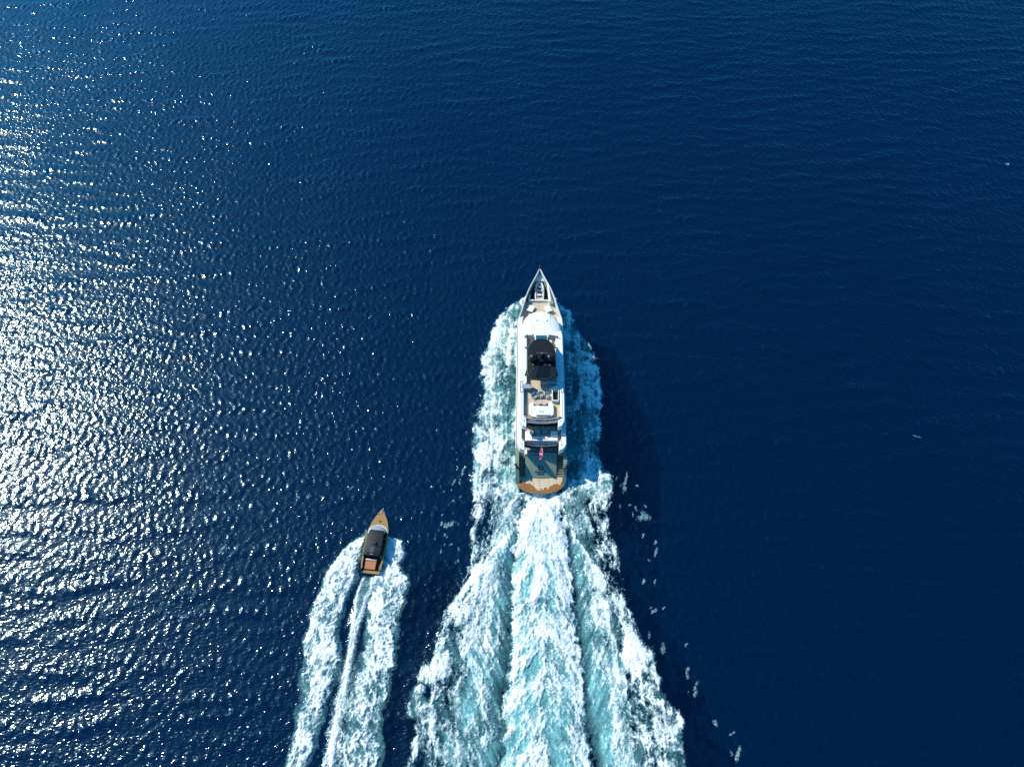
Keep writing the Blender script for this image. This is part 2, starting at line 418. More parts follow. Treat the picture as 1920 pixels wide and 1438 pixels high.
def yacht_field(x, y):
    s = Y_STERN - y
    n1 = fbm(x / 3.2, y / 3.2, 11, 4, 0.6) - 0.5
    n2 = fbm(x / 0.9, y / 0.9, 12, 3, 0.6) - 0.5
    wob = 2.4 * n1 + (1.0 + 1.6 * (s < 0)) * n2 + sstep(8, 26, s) * 6.0 * (fbm(x / 5.5, y / 5.5, 13, 3, 0.5) - 0.5)                                     # billowing outline
    ol, orr = ev(T_OL, y), ev(T_OR, y)
    kl, kr, tl, tr = ev(T_KL, y), ev(T_KR, y), ev(T_TL, y), ev(T_TR, y)
    half = np.maximum((tr - tl) / 2, 1.0)
    mid = (tr + tl) / 2
    port = x < mid
    t = x - mid
    lace1 = 0.62 * lace(x, y * 0.85, 21, 2.1) + 0.38 * lace(x, y, 23, 0.8)
    lace2 = 0.5 * lace(x, y * 0.6, 41, 1.5) + 0.5 * lace(x, y * 0.6, 43, 0.6)
    streak = fbm(x / 0.6, y / 6.5, 61, 4, 0.6) - 0.5
    fine = fbm(x / 0.28, y / 0.45, 71, 3, 0.6)
    blotch = fbm(x / 2.4, y / 4.5, 81, 3) - 0.5
    aft = sstep(-0.4, 1.4, s)
    xw = x + wob * 0.6
    din = np.minimum(xw - ol, orr - xw)
    edge = np.exp(-np.maximum(din, 0) / 1.5)
    hx = np.abs(x - (STERN[0] + math.tan(HEADING) * (y - Y_STERN))) - hull_half(-s)
    # ---- beside the hull
    D_s = 0.49 + 0.16 * edge + 0.55 * blotch + 0.9 * streak - 0.06 * ~port + 0.08 * port
    D_s = D_s - 0.28 * np.exp(-((hx - 0.8) / 0.7) ** 2) * sstep(0, 8, -s) * sstep(34, 24, -s)
    D_s = D_s + 0.16 * sstep(20, 31, -s)
    A_s = 0.42 * sstep(-0.2, 0.9, din) * (0.55 + 1.2 * (blotch + 0.4))
    # ---- propeller wash behind the stern
    c = (x + 1.5 * n2 + 1.4 * n1 - mid) / half
    ac = np.abs(c)
    far = np.clip(s / 38.0, 0, 1.4)
    chev = ridged((y + 1.25 * np.abs(t) + 2.5 * n1) / 2.3, t / 2.6, 101, 4, 0.7) - 0.45
    D_c = 0.90 - 0.52 * sstep(0.0, 0.5, far) + 0.26 * bump_in(ac, 0.86, 0.12) + 0.14 * bump_in(c, 0.03, 0.1) - 0.10 * bump_in(ac, 0.5, 0.2) * far
    D_c = D_c + 1.0 * chev * sstep(0.0, 0.3, far) + 0.5 * streak
    A_c = (0.95 - 0.22 * bump_in(ac, 0.0, 0.3) * far) * np.exp(-(ac / 1.05) ** 10)
    # ---- the two diverging side bands; q runs 0 at the trough to 1 at the outer edge
    q = np.where(port, (tl - x) / np.maximum(tl - ol, 0.5), (x - tr) / np.maximum(orr - tr, 0.5))
    xq = x + 0.6 * (wob * sstep(0.25, 0.75, q) + (2.4 * n1 + 1.0 * n2) * sstep(0.75, 0.25, q))      # the trough side stays straighter
    q = np.where(port, (tl - xq) / np.maximum(tl - ol, 0.5), (xq - tr) / np.maximum(orr - tr, 0.5))
    kq = np.where(port, (tl - kl) / np.maximum(tl - ol, 0.5), (kr - tr) / np.maximum(orr - tr, 0.5))
    sw = np.where(port, 1.0, -1.0)
    face = fbm((x + sw * 0.5 * y) / 0.42, (y - 0.2 * x) / 3.6, 111, 4, 0.6) - 0.5      # strands down the face of the wave
    inner = sstep(0.50, 0.25, q)
    D_b = 0.10 + 0.38 * sstep(0.0, 0.32, q) + 0.30 * bump_in(q, 0.47, 0.055) * sstep(5, 14, s) + 0.18 * bump_in(q, 0.30, 0.035) * sstep(8, 16, s) + 0.10 * sstep(0.55, 0.7, q)
    D_b = D_b + 0.8 * face * inner - 0.07 * (1 - inner) + 0.45 * blotch * (1 - inner) + 0.75 * streak
    D_b = D_b + 0.50 * bump_in(q, kq * 0.95, 0.09) * np.exp(-np.maximum(s, 0) / 30)
    D_b = D_b + 0.55 * np.exp(-np.maximum(s, 0) / 9.0) * sstep(0.05, 0.3, q) * (q < kq)
    outside = sstep(1.0, 1.06, q / np.maximum(kq, 0.05)) * sstep(22, 12, s)
    D_b = D_b * (1 - outside) + (0.47 + 0.12 * edge + 0.5 * blotch) * outside
    A_b = np.clip(0.98 * sstep(-0.04, 0.15, q) - 0.66 * sstep(0.35, 0.75, q) - 0.45 * outside, 0, 1) * (0.62 + 1.6 * (blotch + 0.15))
    is_c = sstep(1.05, 0.9, ac)
    A_b = A_b * np.clip(0.75 + 1.5 * face, 0.3, 1.2)
    holes = sstep(0.22, 0.62, lace(x, y * 0.7, 131, 1.9))
    A_b = A_b * (0.25 + 0.75 * np.maximum(holes, sstep(0.42, 0.2, q)))
    A_c = A_c * (0.55 + 0.45 * np.maximum(holes, sstep(0.35, 0.1, far)))
    A_s = A_s * (0.3 + 0.9 * holes)
    D_s = D_s - 0.20 * (1 - holes)
    D_b = D_b - 0.16 * (1 - holes) - 0.05
    D = D_s * (1 - aft) + (D_c * is_c + D_b * (1 - is_c)) * aft
    A = A_s * (1 - aft) + (A_c * is_c + A_b * (1 - is_c) * sstep(-0.1, 1.0, din)) * aft
    # feathered outline, open ahead of the bow wave
    front = sstep(Y_FRONT + 0.8, Y_FRONT - 2.5, y + 1.5 * n2)
    D = D - 1.5 * (1 - sstep(-0.9, 0.9, din)) - 1.6 * (1 - front)
    A = A * front
    outer = np.where(aft > 0.5, sstep(0.25, 0.6, q), 0.75) * (1 - is_c * aft)
    flow = np.where(port, -1.0, 1.0) * q * 11.0                    # strands follow the spreading flow
    lace1 = (1 - aft) * lace1 + aft * (0.60 * lace(flow, y * 0.5, 25, 1.5) + 0.40 * lace(x, y * 0.8, 27, 0.75))
    lace2 = (1 - aft) * lace2 + aft * (0.55 * lace(c * 3.8, y * 0.42 + 0.5 * np.abs(t), 29, 1.1) + 0.45 * lace2)
    D = D - 0.08 * aft * (1 - is_c) * sstep(0.3, 1.0, far) * sstep(0.5, 0.7, q)
    web = lace1 * outer + (0.7 * lace2 + 0.3 * fine) * (1 - outer)
    foam = np.clip(0.43 + 2.3 * (web - 0.5) + 1.5 * (D - 0.5), 0, 1.1)
    dry = np.clip(sstep(-0.5, -0.15, hx) + (s > 0.0), 0, 1)
    tail = sstep(-60, -25, y)
    foam, A = foam * dry * tail, np.clip(A * dry * tail, 0, 0.93)
    relief = np.clip(foam, 0, 1) * (0.03 + 0.20 * web) + 0.16 * is_c * aft * chev + 0.02 * fine * np.clip(foam, 0, 1)
    return foam, A, relief

def boat_field(x, y):
    s = YB_STERN - y
    n1 = fbm(x / 1.6, y / 1.6, 211, 4, 0.6) - 0.5
    n2 = fbm(x / 0.5, y / 0.5, 212, 3, 0.6) - 0.5
    xw = x + 1.3 * n1 + 0.5 * n2
    lo, li, ri, ro = ev(S_LO, y), ev(S_LI, y), ev(S_RI, y), ev(S_RO, y)
    m1, m2 = ev(S_M1, y), ev(S_M2, y)
    # strands swept back and out
    sl = fbm((x - 0.35 * y + 2 * n1) / 0.5, (y + 0.35 * x) / 2.6, 221, 4, 0.62)
    sr = fbm((x + 0.45 * y + 2 * n1) / 0.5, (y - 0.45 * x) / 2.6, 222, 4, 0.62)
    st = np.where(x < m1, sl, sr)
    web = np.clip(0.5 + 0.5 * (lace(x, y, 231, 0.5) - 0.5) + 0.8 * (lace(x, y, 233, 1.5) - 0.5) + 1.3 * (st - 0.5), 0, 1)
    fr = sstep(-6.9, -5.6, s)
    near = np.exp(-np.maximum(s, 0) / 10.0)
    inl = sstep(-0.5, 0.7, np.minimum(xw - lo, li - xw))
    inr = sstep(-0.5, 0.7, np.minimum(xw - ri, ro - xw))
    D = 0.50 + 0.40 * near
    fl = np.clip(0.5 + 1.3 * (web - 0.5) + 1.3 * (D + 0.06 * sstep(lo, li, x) - 0.5) - 2.2 * (1 - inl), 0, 1.1)
    fr_ = np.clip(0.5 + 1.3 * (web - 0.5) + 1.3 * (D - 0.06 - 0.5) - 2.2 * (1 - inr), 0, 1.1)
    foam = np.maximum(fl, fr_) * fr
    w1 = 0.22 + 0.012 * np.maximum(s, 0)
    lines = np.maximum(bump_in(x + 0.25 * n1, m1, w1), bump_in(x + 0.25 * n1, m2, w1 * 1.25)) * sstep(0.1, 0.8, s)
    between = sstep(-0.1, 0.3, np.minimum(x - m1, m2 - x)) * sstep(0.2, 1.0, s)
    late = sstep(8, 22, s) * sstep(-0.3, 0.5, np.minimum(xw - m1 + 0.9, ri + 0.4 - xw))
    cen = np.clip(lines * (0.55 + 0.8 * st) + 0.55 * between * st, 0, 1)
    cen = np.maximum(cen, late * np.clip(0.35 + 1.3 * (web - 0.5), 0, 1))
    foam = np.maximum(foam, cen)
    aer = np.clip(0.40 * np.maximum(inl, inr) * fr + 0.3 * between, 0, 0.7) * (0.4 + st)
    # hull clearance
    ca, sa = math.cos(B_HEADING), math.sin(B_HEADING)
    lx = (x - B_STERN[0]) * ca - (y - B_STERN[1]) * sa
    ly = (x - B_STERN[0]) * sa + (y - B_STERN[1]) * ca
    hw = np.interp(ly, [-0.2, 0, 5, 7.5, 9.6], [0, 1.35, 1.45, 1.0, 0])
    dry = np.where((ly > -0.1) & (ly < 9.6), sstep(-0.35, -0.1, np.abs(lx) - hw), 1.0)
    tail = sstep(-45, -15, y)
    foam, aer = foam * dry * tail, aer * dry * tail
    relief = np.clip(foam, 0, 1) * (0.05 + 0.22 * web)
    return foam, aer, relief

# loose flecks and curls of foam away from the wakes: photo centre, length and width (m), turn
FLECKS = [(1172, 905, 3.6, 0.4, 80), (1203, 968, 2.0, 1.4, 60), (842, 981, 2.8, 0.8, 10), (1243, 1215, 1.4, 0.9, 40), (1290, 1262, 1.8, 0.5, 70), (1340, 1356, 1.1, 0.5, -50),
          (1384, 1415, 2.4, 0.5, 80), (1718, 818, 1.6, 0.16, -12), (1888, 308, 0.9, 0.6, 0), (419, 1026, 0.9, 0.7, 0), (868, 885, 1.8, 0.4, 70), (852, 905, 1.4, 0.3, 60), (660, 915, 1.2, 0.3, 60)]
_fr = random.Random(12)
_trail = [(1158, 880), (1190, 945), (1212, 1000), (1222, 1060), (1232, 1130), (1248, 1200), (1285, 1262), (1322, 1325), (1350, 1375), (1388, 1430)]
for _i in range(32):                                            # broken threads trailing along the starboard wake
    _k = _fr.random() * (len(_trail) - 1.001); _j = int(_k); _u = _k - _j
    FLECKS.append((_trail[_j][0] + _u * (_trail[_j + 1][0] - _trail[_j][0]) + _fr.gauss(0, 20), _trail[_j][1] + _u * (_trail[_j + 1][1] - _trail[_j][1]) + _fr.gauss(0, 8), _fr.uniform(0.35, 1.3), _fr.uniform(0.18, 0.45), _fr.uniform(40, 95)))
for _i in range(22):                                            # and along the port side
    FLECKS.append((_fr.gauss(845, 14), _fr.uniform(860, 1060), _fr.uniform(0.3, 0.9), _fr.uniform(0.15, 0.3), _fr.uniform(50, 90)))
def fleck_field(x, y, i):
    px, py, ln, wd, a = FLECKS[i]
    gx, gy = ground(px, py)
    ca, sa = math.cos(math.radians(a)), math.sin(math.radians(a))
    dx, dy = x - gx, y - gy
    u, v = dx * ca + dy * sa, -dx * sa + dy * ca
    v = v + 0.35 * wd * np.sin(u / ln * 4 + i)
    e = np.exp(-(u / ln * 2.3) ** 2 - (v / wd * 2) ** 2)
    f = np.clip(1.3 * e * (0.15 + lace(x, y, 300 + i, 0.4)) - 0.2, 0, 0.34)
    return f, f * 0.5, f * 0.05

FOAM = mat_foam()
make_sea()
make_depths()
o = foam_sheet('yacht_wake_foam', -32, 42, -50, 80, 0.11, yacht_field, FOAM)
tag(o, 'broad white and turquoise foaming wake of the big white yacht', 'wake', kind='stuff')
o = foam_sheet('boat_wake_foam', -52, -12, -40, 34, 0.10, boat_field, FOAM)
tag(o, 'narrow white foaming wake of the small tan motorboat', 'wake', kind='stuff')
def flecks():
    xs = [(*ground(a, b), max(0.5, ln * 0.8), i) for i, (a, b, ln, *_) in enumerate(FLECKS)]
    V, Fc, fo, ae, off = [], [], [], [], 0
    for gx, gy, rad, fi in xs:
        X, Y = np.meshgrid(np.arange(gx - rad, gx + rad, 0.09), np.arange(gy - rad, gy + rad, 0.09))
        f, a, r = fleck_field(X, Y, fi)
        keep = np.maximum(np.maximum(f[:-1, :-1], f[1:, :-1]), np.maximum(f[:-1, 1:], f[1:, 1:])) > 0.08
        ny, nx = X.shape
        idx = np.arange(ny * nx).reshape(ny, nx)
        F = np.stack([idx[:-1, :-1][keep], idx[:-1, 1:][keep], idx[1:, 1:][keep], idx[1:, :-1][keep]], 1)
        if not len(F): continue
        used = np.unique(F); remap = np.zeros(ny * nx, np.int64); remap[used] = np.arange(len(used))
        Z = sea_height(X, Y) + 0.06 + r
        V.append(np.stack([X.ravel()[used], Y.ravel()[used], Z.ravel()[used]], 1)); Fc.append(remap[F] + off)
        fo.append(f.ravel()[used]); ae.append(a.ravel()[used]); off += len(used)
    o = mesh_np('loose_foam', np.concatenate(V), np.concatenate(Fc), FOAM, attrs={'foam': np.concatenate(fo), 'aerated': np.concatenate(ae)})
    tag(o, 'loose flecks and curls of foam drifting on the blue sea', 'foam', kind='stuff')
flecks()
# ------------------------------------------------------------------ mesh builder and boat materials
class MB:
    def __init__(self): self.v, self.f = [], []
    def add(self, vs, fs):
        k = len(self.v); self.v += [tuple(p) for p in vs]; self.f += [tuple(i + k for i in f) for f in fs]; return self
    def box(self, x0, x1, y0, y1, z0, z1):
        return self.prism([(x0, y0), (x1, y0), (x1, y1), (x0, y1)], z0, z1)
    def prism(self, poly, z0, z1, top=None):
        """plan outline (counter-clockwise) raised from z0 to z1; z0/z1 may be functions of (x, y)"""
        n = len(poly); top = top or poly
        g = lambda z, p: z(*p) if callable(z) else z
        vs = [(p[0], p[1], g(z0, p)) for p in poly] + [(p[0], p[1], g(z1, p)) for p in top]
        fs = [tuple(range(n - 1, -1, -1)), tuple(range(n, 2 * n))] + [(i, (i + 1) % n, n + (i + 1) % n, n + i) for i in range(n)]
        return self.add(vs, fs)
    def tube(self, pts, r, sides=8):
        pts = [Vector(p) for p in pts]
        rs = r if isinstance(r, (list, tuple)) else [r] * len(pts)
        vs = []
        for i, p in enumerate(pts):
            d = (pts[min(i + 1, len(pts) - 1)] - pts[max(i - 1, 0)]).normalized()
            a = d.orthogonal().normalized() if abs(d.z) > 0.95 else d.cross(Vector((0, 0, 1))).normalized()
            b = d.cross(a)
            for k in range(sides):
                t = 2 * math.pi * k / sides
                vs.append(p + a * rs[i] * math.cos(t) + b * rs[i] * math.sin(t))
        fs = [(i * sides + k, i * sides + (k + 1) % sides, (i + 1) * sides + (k + 1) % sides, (i + 1) * sides + k) for i in range(len(pts) - 1) for k in range(sides)]
        fs += [tuple(range(sides - 1, -1, -1)), tuple((len(pts) - 1) * sides + k for k in range(sides))]
        return self.add(vs, fs)
    def lathe(self, c, prof, sides=20):
        vs, fs = [], []
        for (r, z) in prof:
            for k in range(sides):
                t = 2 * math.pi * k / sides
                vs.append((c[0] + r * math.cos(t), c[1] + r * math.sin(t), c[2] + z))
        for i in range(len(prof) - 1):
            for k in range(sides):
                fs.append((i * sides + k, i * sides + (k + 1) % sides, (i + 1) * sides + (k + 1) % sides, (i + 1) * sides + k))
        fs += [tuple(range(sides - 1, -1, -1)), tuple((len(prof) - 1) * sides + k for k in range(sides))]
        return self.add(vs, fs)
    def loft(self, rings, closed=True, caps=True):
        n = len(rings[0]); vs = [p for r in rings for p in r]; fs = []
        for i in range(len(rings) - 1):
            for k in range(n if closed else n - 1):
                fs.append((i * n + k, i * n + (k + 1) % n, (i + 1) * n + (k + 1) % n, (i + 1) * n + k))
        if caps: fs += [tuple(range(n - 1, -1, -1)), tuple((len(rings) - 1) * n + k for k in range(n))]
        return self.add(vs, fs)
    def build(self, name, mat, parent=None, bevel=0.0, smooth=False, seg=2):
        me = bpy.data.meshes.new(name)
        me.from_pydata(self.v, [], self.f)
        bm = bmesh.new(); bm.from_mesh(me)
        bmesh.ops.remove_doubles(bm, verts=bm.verts, dist=1e-5)
        bmesh.ops.recalc_face_normals(bm, faces=bm.faces)
        if bevel > 0:
            es = [e for e in bm.edges if len(e.link_faces) == 2 and e.calc_face_angle(0) > 0.5]
            bmesh.ops.bevel(bm, geom=es, offset=bevel, segments=seg, affect='EDGES', profile=0.5)
        if smooth:
            for f in bm.faces: f.smooth = True
            for e in bm.edges: e.smooth = not (len(e.link_faces) == 2 and e.calc_face_angle(0) > 0.7)
        bm.to_mesh(me); bm.free()
        me.materials.append(mat)
        return link(bpy.data.objects.new(name, me), parent)

def mirror(poly): return [(-x, y) for x, y in reversed(poly)]

def paint(name, col, rough=0.4, coat=0.0, metal=0.0, var=0.05, scale=3.0, bump=0.0, spec=0.5):
    """painted, moulded or upholstered surface with slight unevenness of tone"""
    m, nt, out = new_mat(name)
    L = nt.links.new
    tc = N(nt, 'ShaderNodeTexCoord')
    nz = N(nt, 'ShaderNodeTexNoise', Scale=scale, Detail=4.0, Roughness=0.6)
    L(tc.outputs['Object'], nz.inputs['Vector'])
    rp = N(nt, 'ShaderNodeMix', data_type='RGBA')
    rp.inputs[6].default_value = tuple(max(0, c * (1 - var)) for c in col) + (1,)
    rp.inputs[7].default_value = tuple(min(1, c * (1 + var)) for c in col) + (1,)
    L(nz.outputs['Fac'], rp.inputs[0])
    b = N(nt, 'ShaderNodeBsdfPrincipled', Roughness=rough, Metallic=metal)
    b.inputs['Coat Weight'].default_value = coat
    b.inputs['Coat Roughness'].default_value = 0.08
    b.inputs['Specular IOR Level'].default_value = spec
    L(rp.outputs[2], b.inputs['Base Color'])
    if bump:
        bp = N(nt, 'ShaderNodeBump', Strength=0.5, Distance=bump); L(nz.outputs['Fac'], bp.inputs['Height']); L(bp.outputs[0], b.inputs['Normal'])
    L(b.outputs[0], out.inputs['Surface'])
    return m

def teak(name, dry=(0.60, 0.48, 0.32), wet=(0.34, 0.13, 0.035), wet_line=None, plank=0.11):
    """caulked teak planking laid fore and aft; optional wet edge towards the stern"""
    m, nt, out = new_mat(name)
    L = nt.links.new
    tc = N(nt, 'ShaderNodeTexCoord')
    sp = N(nt, 'ShaderNodeSeparateXYZ'); L(tc.outputs['Object'], sp.inputs[0])
    mp = N(nt, 'ShaderNodeMapping'); mp.inputs['Scale'].default_value = (1 / plank, 0.35, 1); L(tc.outputs['Object'], mp.inputs['Vector'])
    fl = N(nt, 'ShaderNodeMath', operation='FLOOR')
    mx = N(nt, 'ShaderNodeMath', operation='MULTIPLY'); mx.inputs[1].default_value = 1 / plank; L(sp.outputs[0], mx.inputs[0]); L(mx.outputs[0], fl.inputs[0])
    wnz = N(nt, 'ShaderNodeTexWhiteNoise'); wnz.noise_dimensions = '1D'; L(fl.outputs[0], wnz.inputs['W'])
    gr = N(nt, 'ShaderNodeTexNoise', Scale=1.5, Detail=5.0, Roughness=0.65); L(mp.outputs[0], gr.inputs['Vector'])
    ad = N(nt, 'ShaderNodeMath', operation='ADD'); L(wnz.outputs[0], ad.inputs[0]); L(gr.outputs['Fac'], ad.inputs[1])
    tone = N(nt, 'ShaderNodeMapRange'); tone.inputs[1].default_value = 0.3; tone.inputs[2].default_value = 1.7; tone.inputs[3].default_value = 0.8; tone.inputs[4].default_value = 1.18
    L(ad.outputs[0], tone.inputs[0])
    fr = N(nt, 'ShaderNodeMath', operation='FRACT'); L(mx.outputs[0], fr.inputs[0])
    seam = N(nt, 'ShaderNodeMath', operation='GREATER_THAN'); seam.inputs[1].default_value = 0.09; L(fr.outputs[0], seam.inputs[0])
    sm = N(nt, 'ShaderNodeMapRange'); sm.inputs[3].default_value = 0.45; sm.inputs[4].default_value = 1.0; L(seam.outputs[0], sm.inputs[0])
    tm = N(nt, 'ShaderNodeMath', operation='MULTIPLY'); L(tone.outputs[0], tm.inputs[0]); L(sm.outputs[0], tm.inputs[1])
    base = N(nt, 'ShaderNodeMix', data_type='RGBA'); base.inputs[6].default_value = dry + (1,); base.inputs[7].default_value = wet + (1,)
    base.inputs[0].default_value = 0.0
    b = N(nt, 'ShaderNodeBsdfPrincipled', Roughness=0.7)
    if wet_line is not None:
        # splash tongues: wet aft of an uneven line that differs from plank to plank
        wx = N(nt, 'ShaderNodeTexNoise', Scale=0.75, Detail=2.0); wx.noise_dimensions = '1D'; L(sp.outputs[0], wx.inputs['W'])
        f2 = N(nt, 'ShaderNodeMath', operation='FLOOR'); m2 = N(nt, 'ShaderNodeMath', operation='MULTIPLY'); m2.inputs[1].default_value = 4.2; L(sp.outputs[0], m2.inputs[0]); L(m2.outputs[0], f2.inputs[0])
        w2 = N(nt, 'ShaderNodeTexWhiteNoise'); w2.noise_dimensions = '1D'; L(f2.outputs[0], w2.inputs['W'])
        ab = N(nt, 'ShaderNodeMath', operation='ABSOLUTE'); a0 = N(nt, 'ShaderNodeMath', operation='SUBTRACT'); a0.inputs[1].default_value = 0.35; L(sp.outputs[0], a0.inputs[0]); L(a0.outputs[0], ab.inputs[0])
        s1 = N(nt, 'ShaderNodeMath', operation='MULTIPLY_ADD'); s1.inputs[1].default_value = 0.42; s1.inputs[2].default_value = wet_line; L(ab.outputs[0], s1.inputs[0])
        s2 = N(nt, 'ShaderNodeMath', operation='MULTIPLY_ADD'); s2.inputs[1].default_value = 1.1; L(wx.outputs['Fac'], s2.inputs[0]); L(s1.outputs[0], s2.inputs[2])
        s3 = N(nt, 'ShaderNodeMath', operation='MULTIPLY_ADD'); s3.inputs[1].default_value = 0.5; L(w2.outputs[0], s3.inputs[0]); L(s2.outputs[0], s3.inputs[2])
        lt = N(nt, 'ShaderNodeMath', operation='SUBTRACT'); L(s3.outputs[0], lt.inputs[0]); L(sp.outputs[1], lt.inputs[1])
        wf = N(nt, 'ShaderNodeMapRange', interpolation_type='SMOOTHSTEP'); wf.inputs[1].default_value = -0.03; wf.inputs[2].default_value = 0.06; L(lt.outputs[0], wf.inputs[0])
        L(wf.outputs[0], base.inputs[0])
        rr = N(nt, 'ShaderNodeMapRange'); rr.inputs[3].default_value = 0.7; rr.inputs[4].default_value = 0.3; L(wf.outputs[0], rr.inputs[0]); L(rr.outputs[0], b.inputs['Roughness'])
    hs = N(nt, 'ShaderNodeVectorMath', operation='SCALE'); L(base.outputs[2], hs.inputs[0]); L(tm.outputs[0], hs.inputs['Scale'])
    L(hs.outputs[0], b.inputs['Base Color'])
    L(b.outputs[0], out.inputs['Surface'])
    return m

def glass(name, col=(0.5, 0.6, 0.6), alpha=0.3):
    m, nt, out = new_mat(name)
    b = N(nt, 'ShaderNodeBsdfPrincipled', Roughness=0.05)
    b.inputs['Base Color'].default_value = col + (1,)
    tr = N(nt, 'ShaderNodeBsdfTransparent'); mx = N(nt, 'ShaderNodeMixShader'); mx.inputs[0].default_value = alpha
    nt.links.new(tr.outputs[0], mx.inputs[1]); nt.links.new(b.outputs[0], mx.inputs[2]); nt.links.new(mx.outputs[0], out.inputs['Surface'])
    return m

M = dict(
    white=paint('white_gelcoat', (0.80, 0.78, 0.71), 0.35, 0.2, var=0.03),
    offwhite=paint('cream_gelcoat', (0.70, 0.66, 0.56), 0.45),
    inner=paint('grey_white_bulwark', (0.60, 0.62, 0.60), 0.5),
    hull=paint('sage_hull_paint', (0.21, 0.26, 0.18), 0.3, 0.25, var=0.04),
    black=paint('black_lacquer', (0.014, 0.014, 0.012), 0.38, 0.12, var=0.3, spec=0.3),
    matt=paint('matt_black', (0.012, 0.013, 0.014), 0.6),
    tint=paint('tinted_glass', (0.006, 0.008, 0.010), 0.06, 0.0, var=0.1),
    teal=paint('teal_glass', (0.01, 0.12, 0.13), 0.15, 0.3),
    cushion=paint('white_cushion', (0.78, 0.76, 0.72), 0.9, var=0.04, scale=6, bump=0.02),
    grey=paint('grey_fabric', (0.30, 0.36, 0.38), 0.9, var=0.08, scale=8, bump=0.01),
    darkgrey=paint('charcoal', (0.05, 0.055, 0.06), 0.7),
    steel=paint('stainless_steel', (0.65, 0.66, 0.67), 0.2, metal=1.0),
    teak=teak('teak_deck'),
    teak_wet=teak('teak_platform', dry=(0.58, 0.47, 0.31), wet_line=-0.55),
    teak_dark=teak('teak_steps', dry=(0.20, 0.17, 0.12)),
    wood=paint('varnished_wood', (0.42, 0.22, 0.09), 0.35, 0.3, var=0.15),
    glass=glass('rail_glass', (0.16, 0.18, 0.18), 0.7),
    tan=paint('tan_boat_paint', (0.36, 0.21, 0.055), 0.3, 0.4, var=0.06),
    brown=paint('tan_leather', (0.42, 0.15, 0.06), 0.7, var=0.08, scale=6),
    shade=paint('dark_brown_shaded_deck', (0.045, 0.03, 0.022), 0.7, var=0.2),  # dark brown deck, with the shade of wells and cockpit in its colour
    rib=paint('grey_rubber_tube', (0.55, 0.56, 0.54), 0.55),
    ink=paint('dark_lettering', (0.03, 0.055, 0.06), 0.4),
    orange=paint('orange_plastic', (0.7, 0.25, 0.03), 0.5),
)

# ------------------------------------------------------------------ the yacht (local: x starboard, y forward from the stern, z up)
YLOC, YROT = (STERN[0], STERN[1], 0.0), -HEADING
yacht = empty('motor_yacht', YLOC, YROT)
tag(yacht, 'large white motor yacht with black hardtop and sage green stern, speeding ahead', 'yacht')

HULL = [(1.2, 3.66, 3.84, 0.70), (2.0, 3.72, 3.90, 1.75), (3.0, 3.78, 3.95, 2.85), (3.8, 3.82, 3.97, 3.2), (6, 3.85, 3.97, 3.25), (12, 3.85, 3.97, 3.3), (20, 3.85, 3.97, 3.3), (24.5, 3.6, 3.97, 3.45), (26.5, 3.35, 3.95, 4.1),
        (28, 3.05, 3.86, 5.2), (29, 2.85, 3.68, 5.55), (31, 2.4, 3.12, 5.6), (33.65, 1.6, 2.45, 5.7), (35, 1.15, 2.0, 5.78), (36.2, 0.8, 1.5, 5.85), (37.3, 0.45, 0.98, 5.93), (38.2, 0.22, 0.58, 6.0), (38.9, 0.1, 0.27, 6.08), (39.4, 0.03, 0.05, 6.15)]
def hull_at(y):
    a = np.array(HULL); return [float(np.interp(y, a[:, 0], a[:, i])) for i in (1, 2, 3)]
def build_hull():
    rings = []
    for (y, w, b, z) in HULL:
        rk = 0.0 if y < 30 else (y - 30) * 0.30          # the stem rakes: low points lie further aft
        half = [(0, y - rk, -1.3), (w * 0.75, y - rk * 0.95, -1.0), (w, y - rk * 0.7, 0.0), (w + (b - w) * 0.45, y - rk * 0.35, z * 0.5), (b, y, z)]
        rings.append([(-x, yy, zz) for x, yy, zz in half[:0:-1]] + half)
    MB().loft(rings, closed=False).build('hull', M['hull'], yacht, smooth=True)
build_hull()
def bulwark(name, ya, yb, th, drop, mat, n=14):
    """cap and inside face of the bulwark, both sides in one run from ya to yb"""
    for sg in (-1, 1):
        rings = []
        for i in range(n + 1):
            y = ya + (yb - ya) * i / n
            w, b, z = hull_at(y)
            t = min(th, b * 0.8)
            rings.append([(sg * (b + 0.012), y, z - 0.25), (sg * (b + 0.012), y, z + 0.02), (sg * (b - t), y, z + 0.02), (sg * (b - t - 0.02), y, z - drop(y))])
        MB().loft(rings).build(name, mat, yacht)
bulwark('quarter_bulwark', 1.25, 6.0, 0.56, lambda y: max(0.2, hull_at(y)[2] - 0.8), M['hull'])
bulwark('side_cap_rail', 6.0, 27.0, 0.16, lambda y: 0.7, M['offwhite'])
bulwark('bow_bulwark', 27.0, 39.2, 0.14, lambda y: 1.1, M['inner'], 24)

# stern platform with rounded corners
plat = [(-3.8, 2.4), (-3.8, 1.25), (-3.25, 0.55), (-2.4, -0.02), (-1.2, -0.3), (0, -0.4), (1.2, -0.3), (2.4, -0.02), (3.25, 0.55), (3.8, 1.25), (3.8, 2.4)]
sp_ = MB().prism(plat, 0.30, 0.70).build('swim_platform', M['hull'], yacht)
MB().prism([(x * 0.982, y + 0.05 if y < 2 else y) for x, y in plat], 0.704, 0.75).build('platform_teak', M['teak_wet'], sp_)
MB().box(-0.85, 0.75, 0.62, 0.68, 0.74, 0.756).box(-0.85, 0.75, 1.1, 1.14, 0.74, 0.756).build('platform_hatch_seam', M['offwhite'], sp_)
for sx in (-3.5, 3.45):
    MB().tube([(sx, 0.62, 0.74), (sx, 0.62, 0.92)], 0.05).tube([(sx - 0.16, 0.5, 0.92), (sx + 0.16, 0.74, 0.92)], 0.045).build('mooring_cleat', M['darkgrey'], sp_)
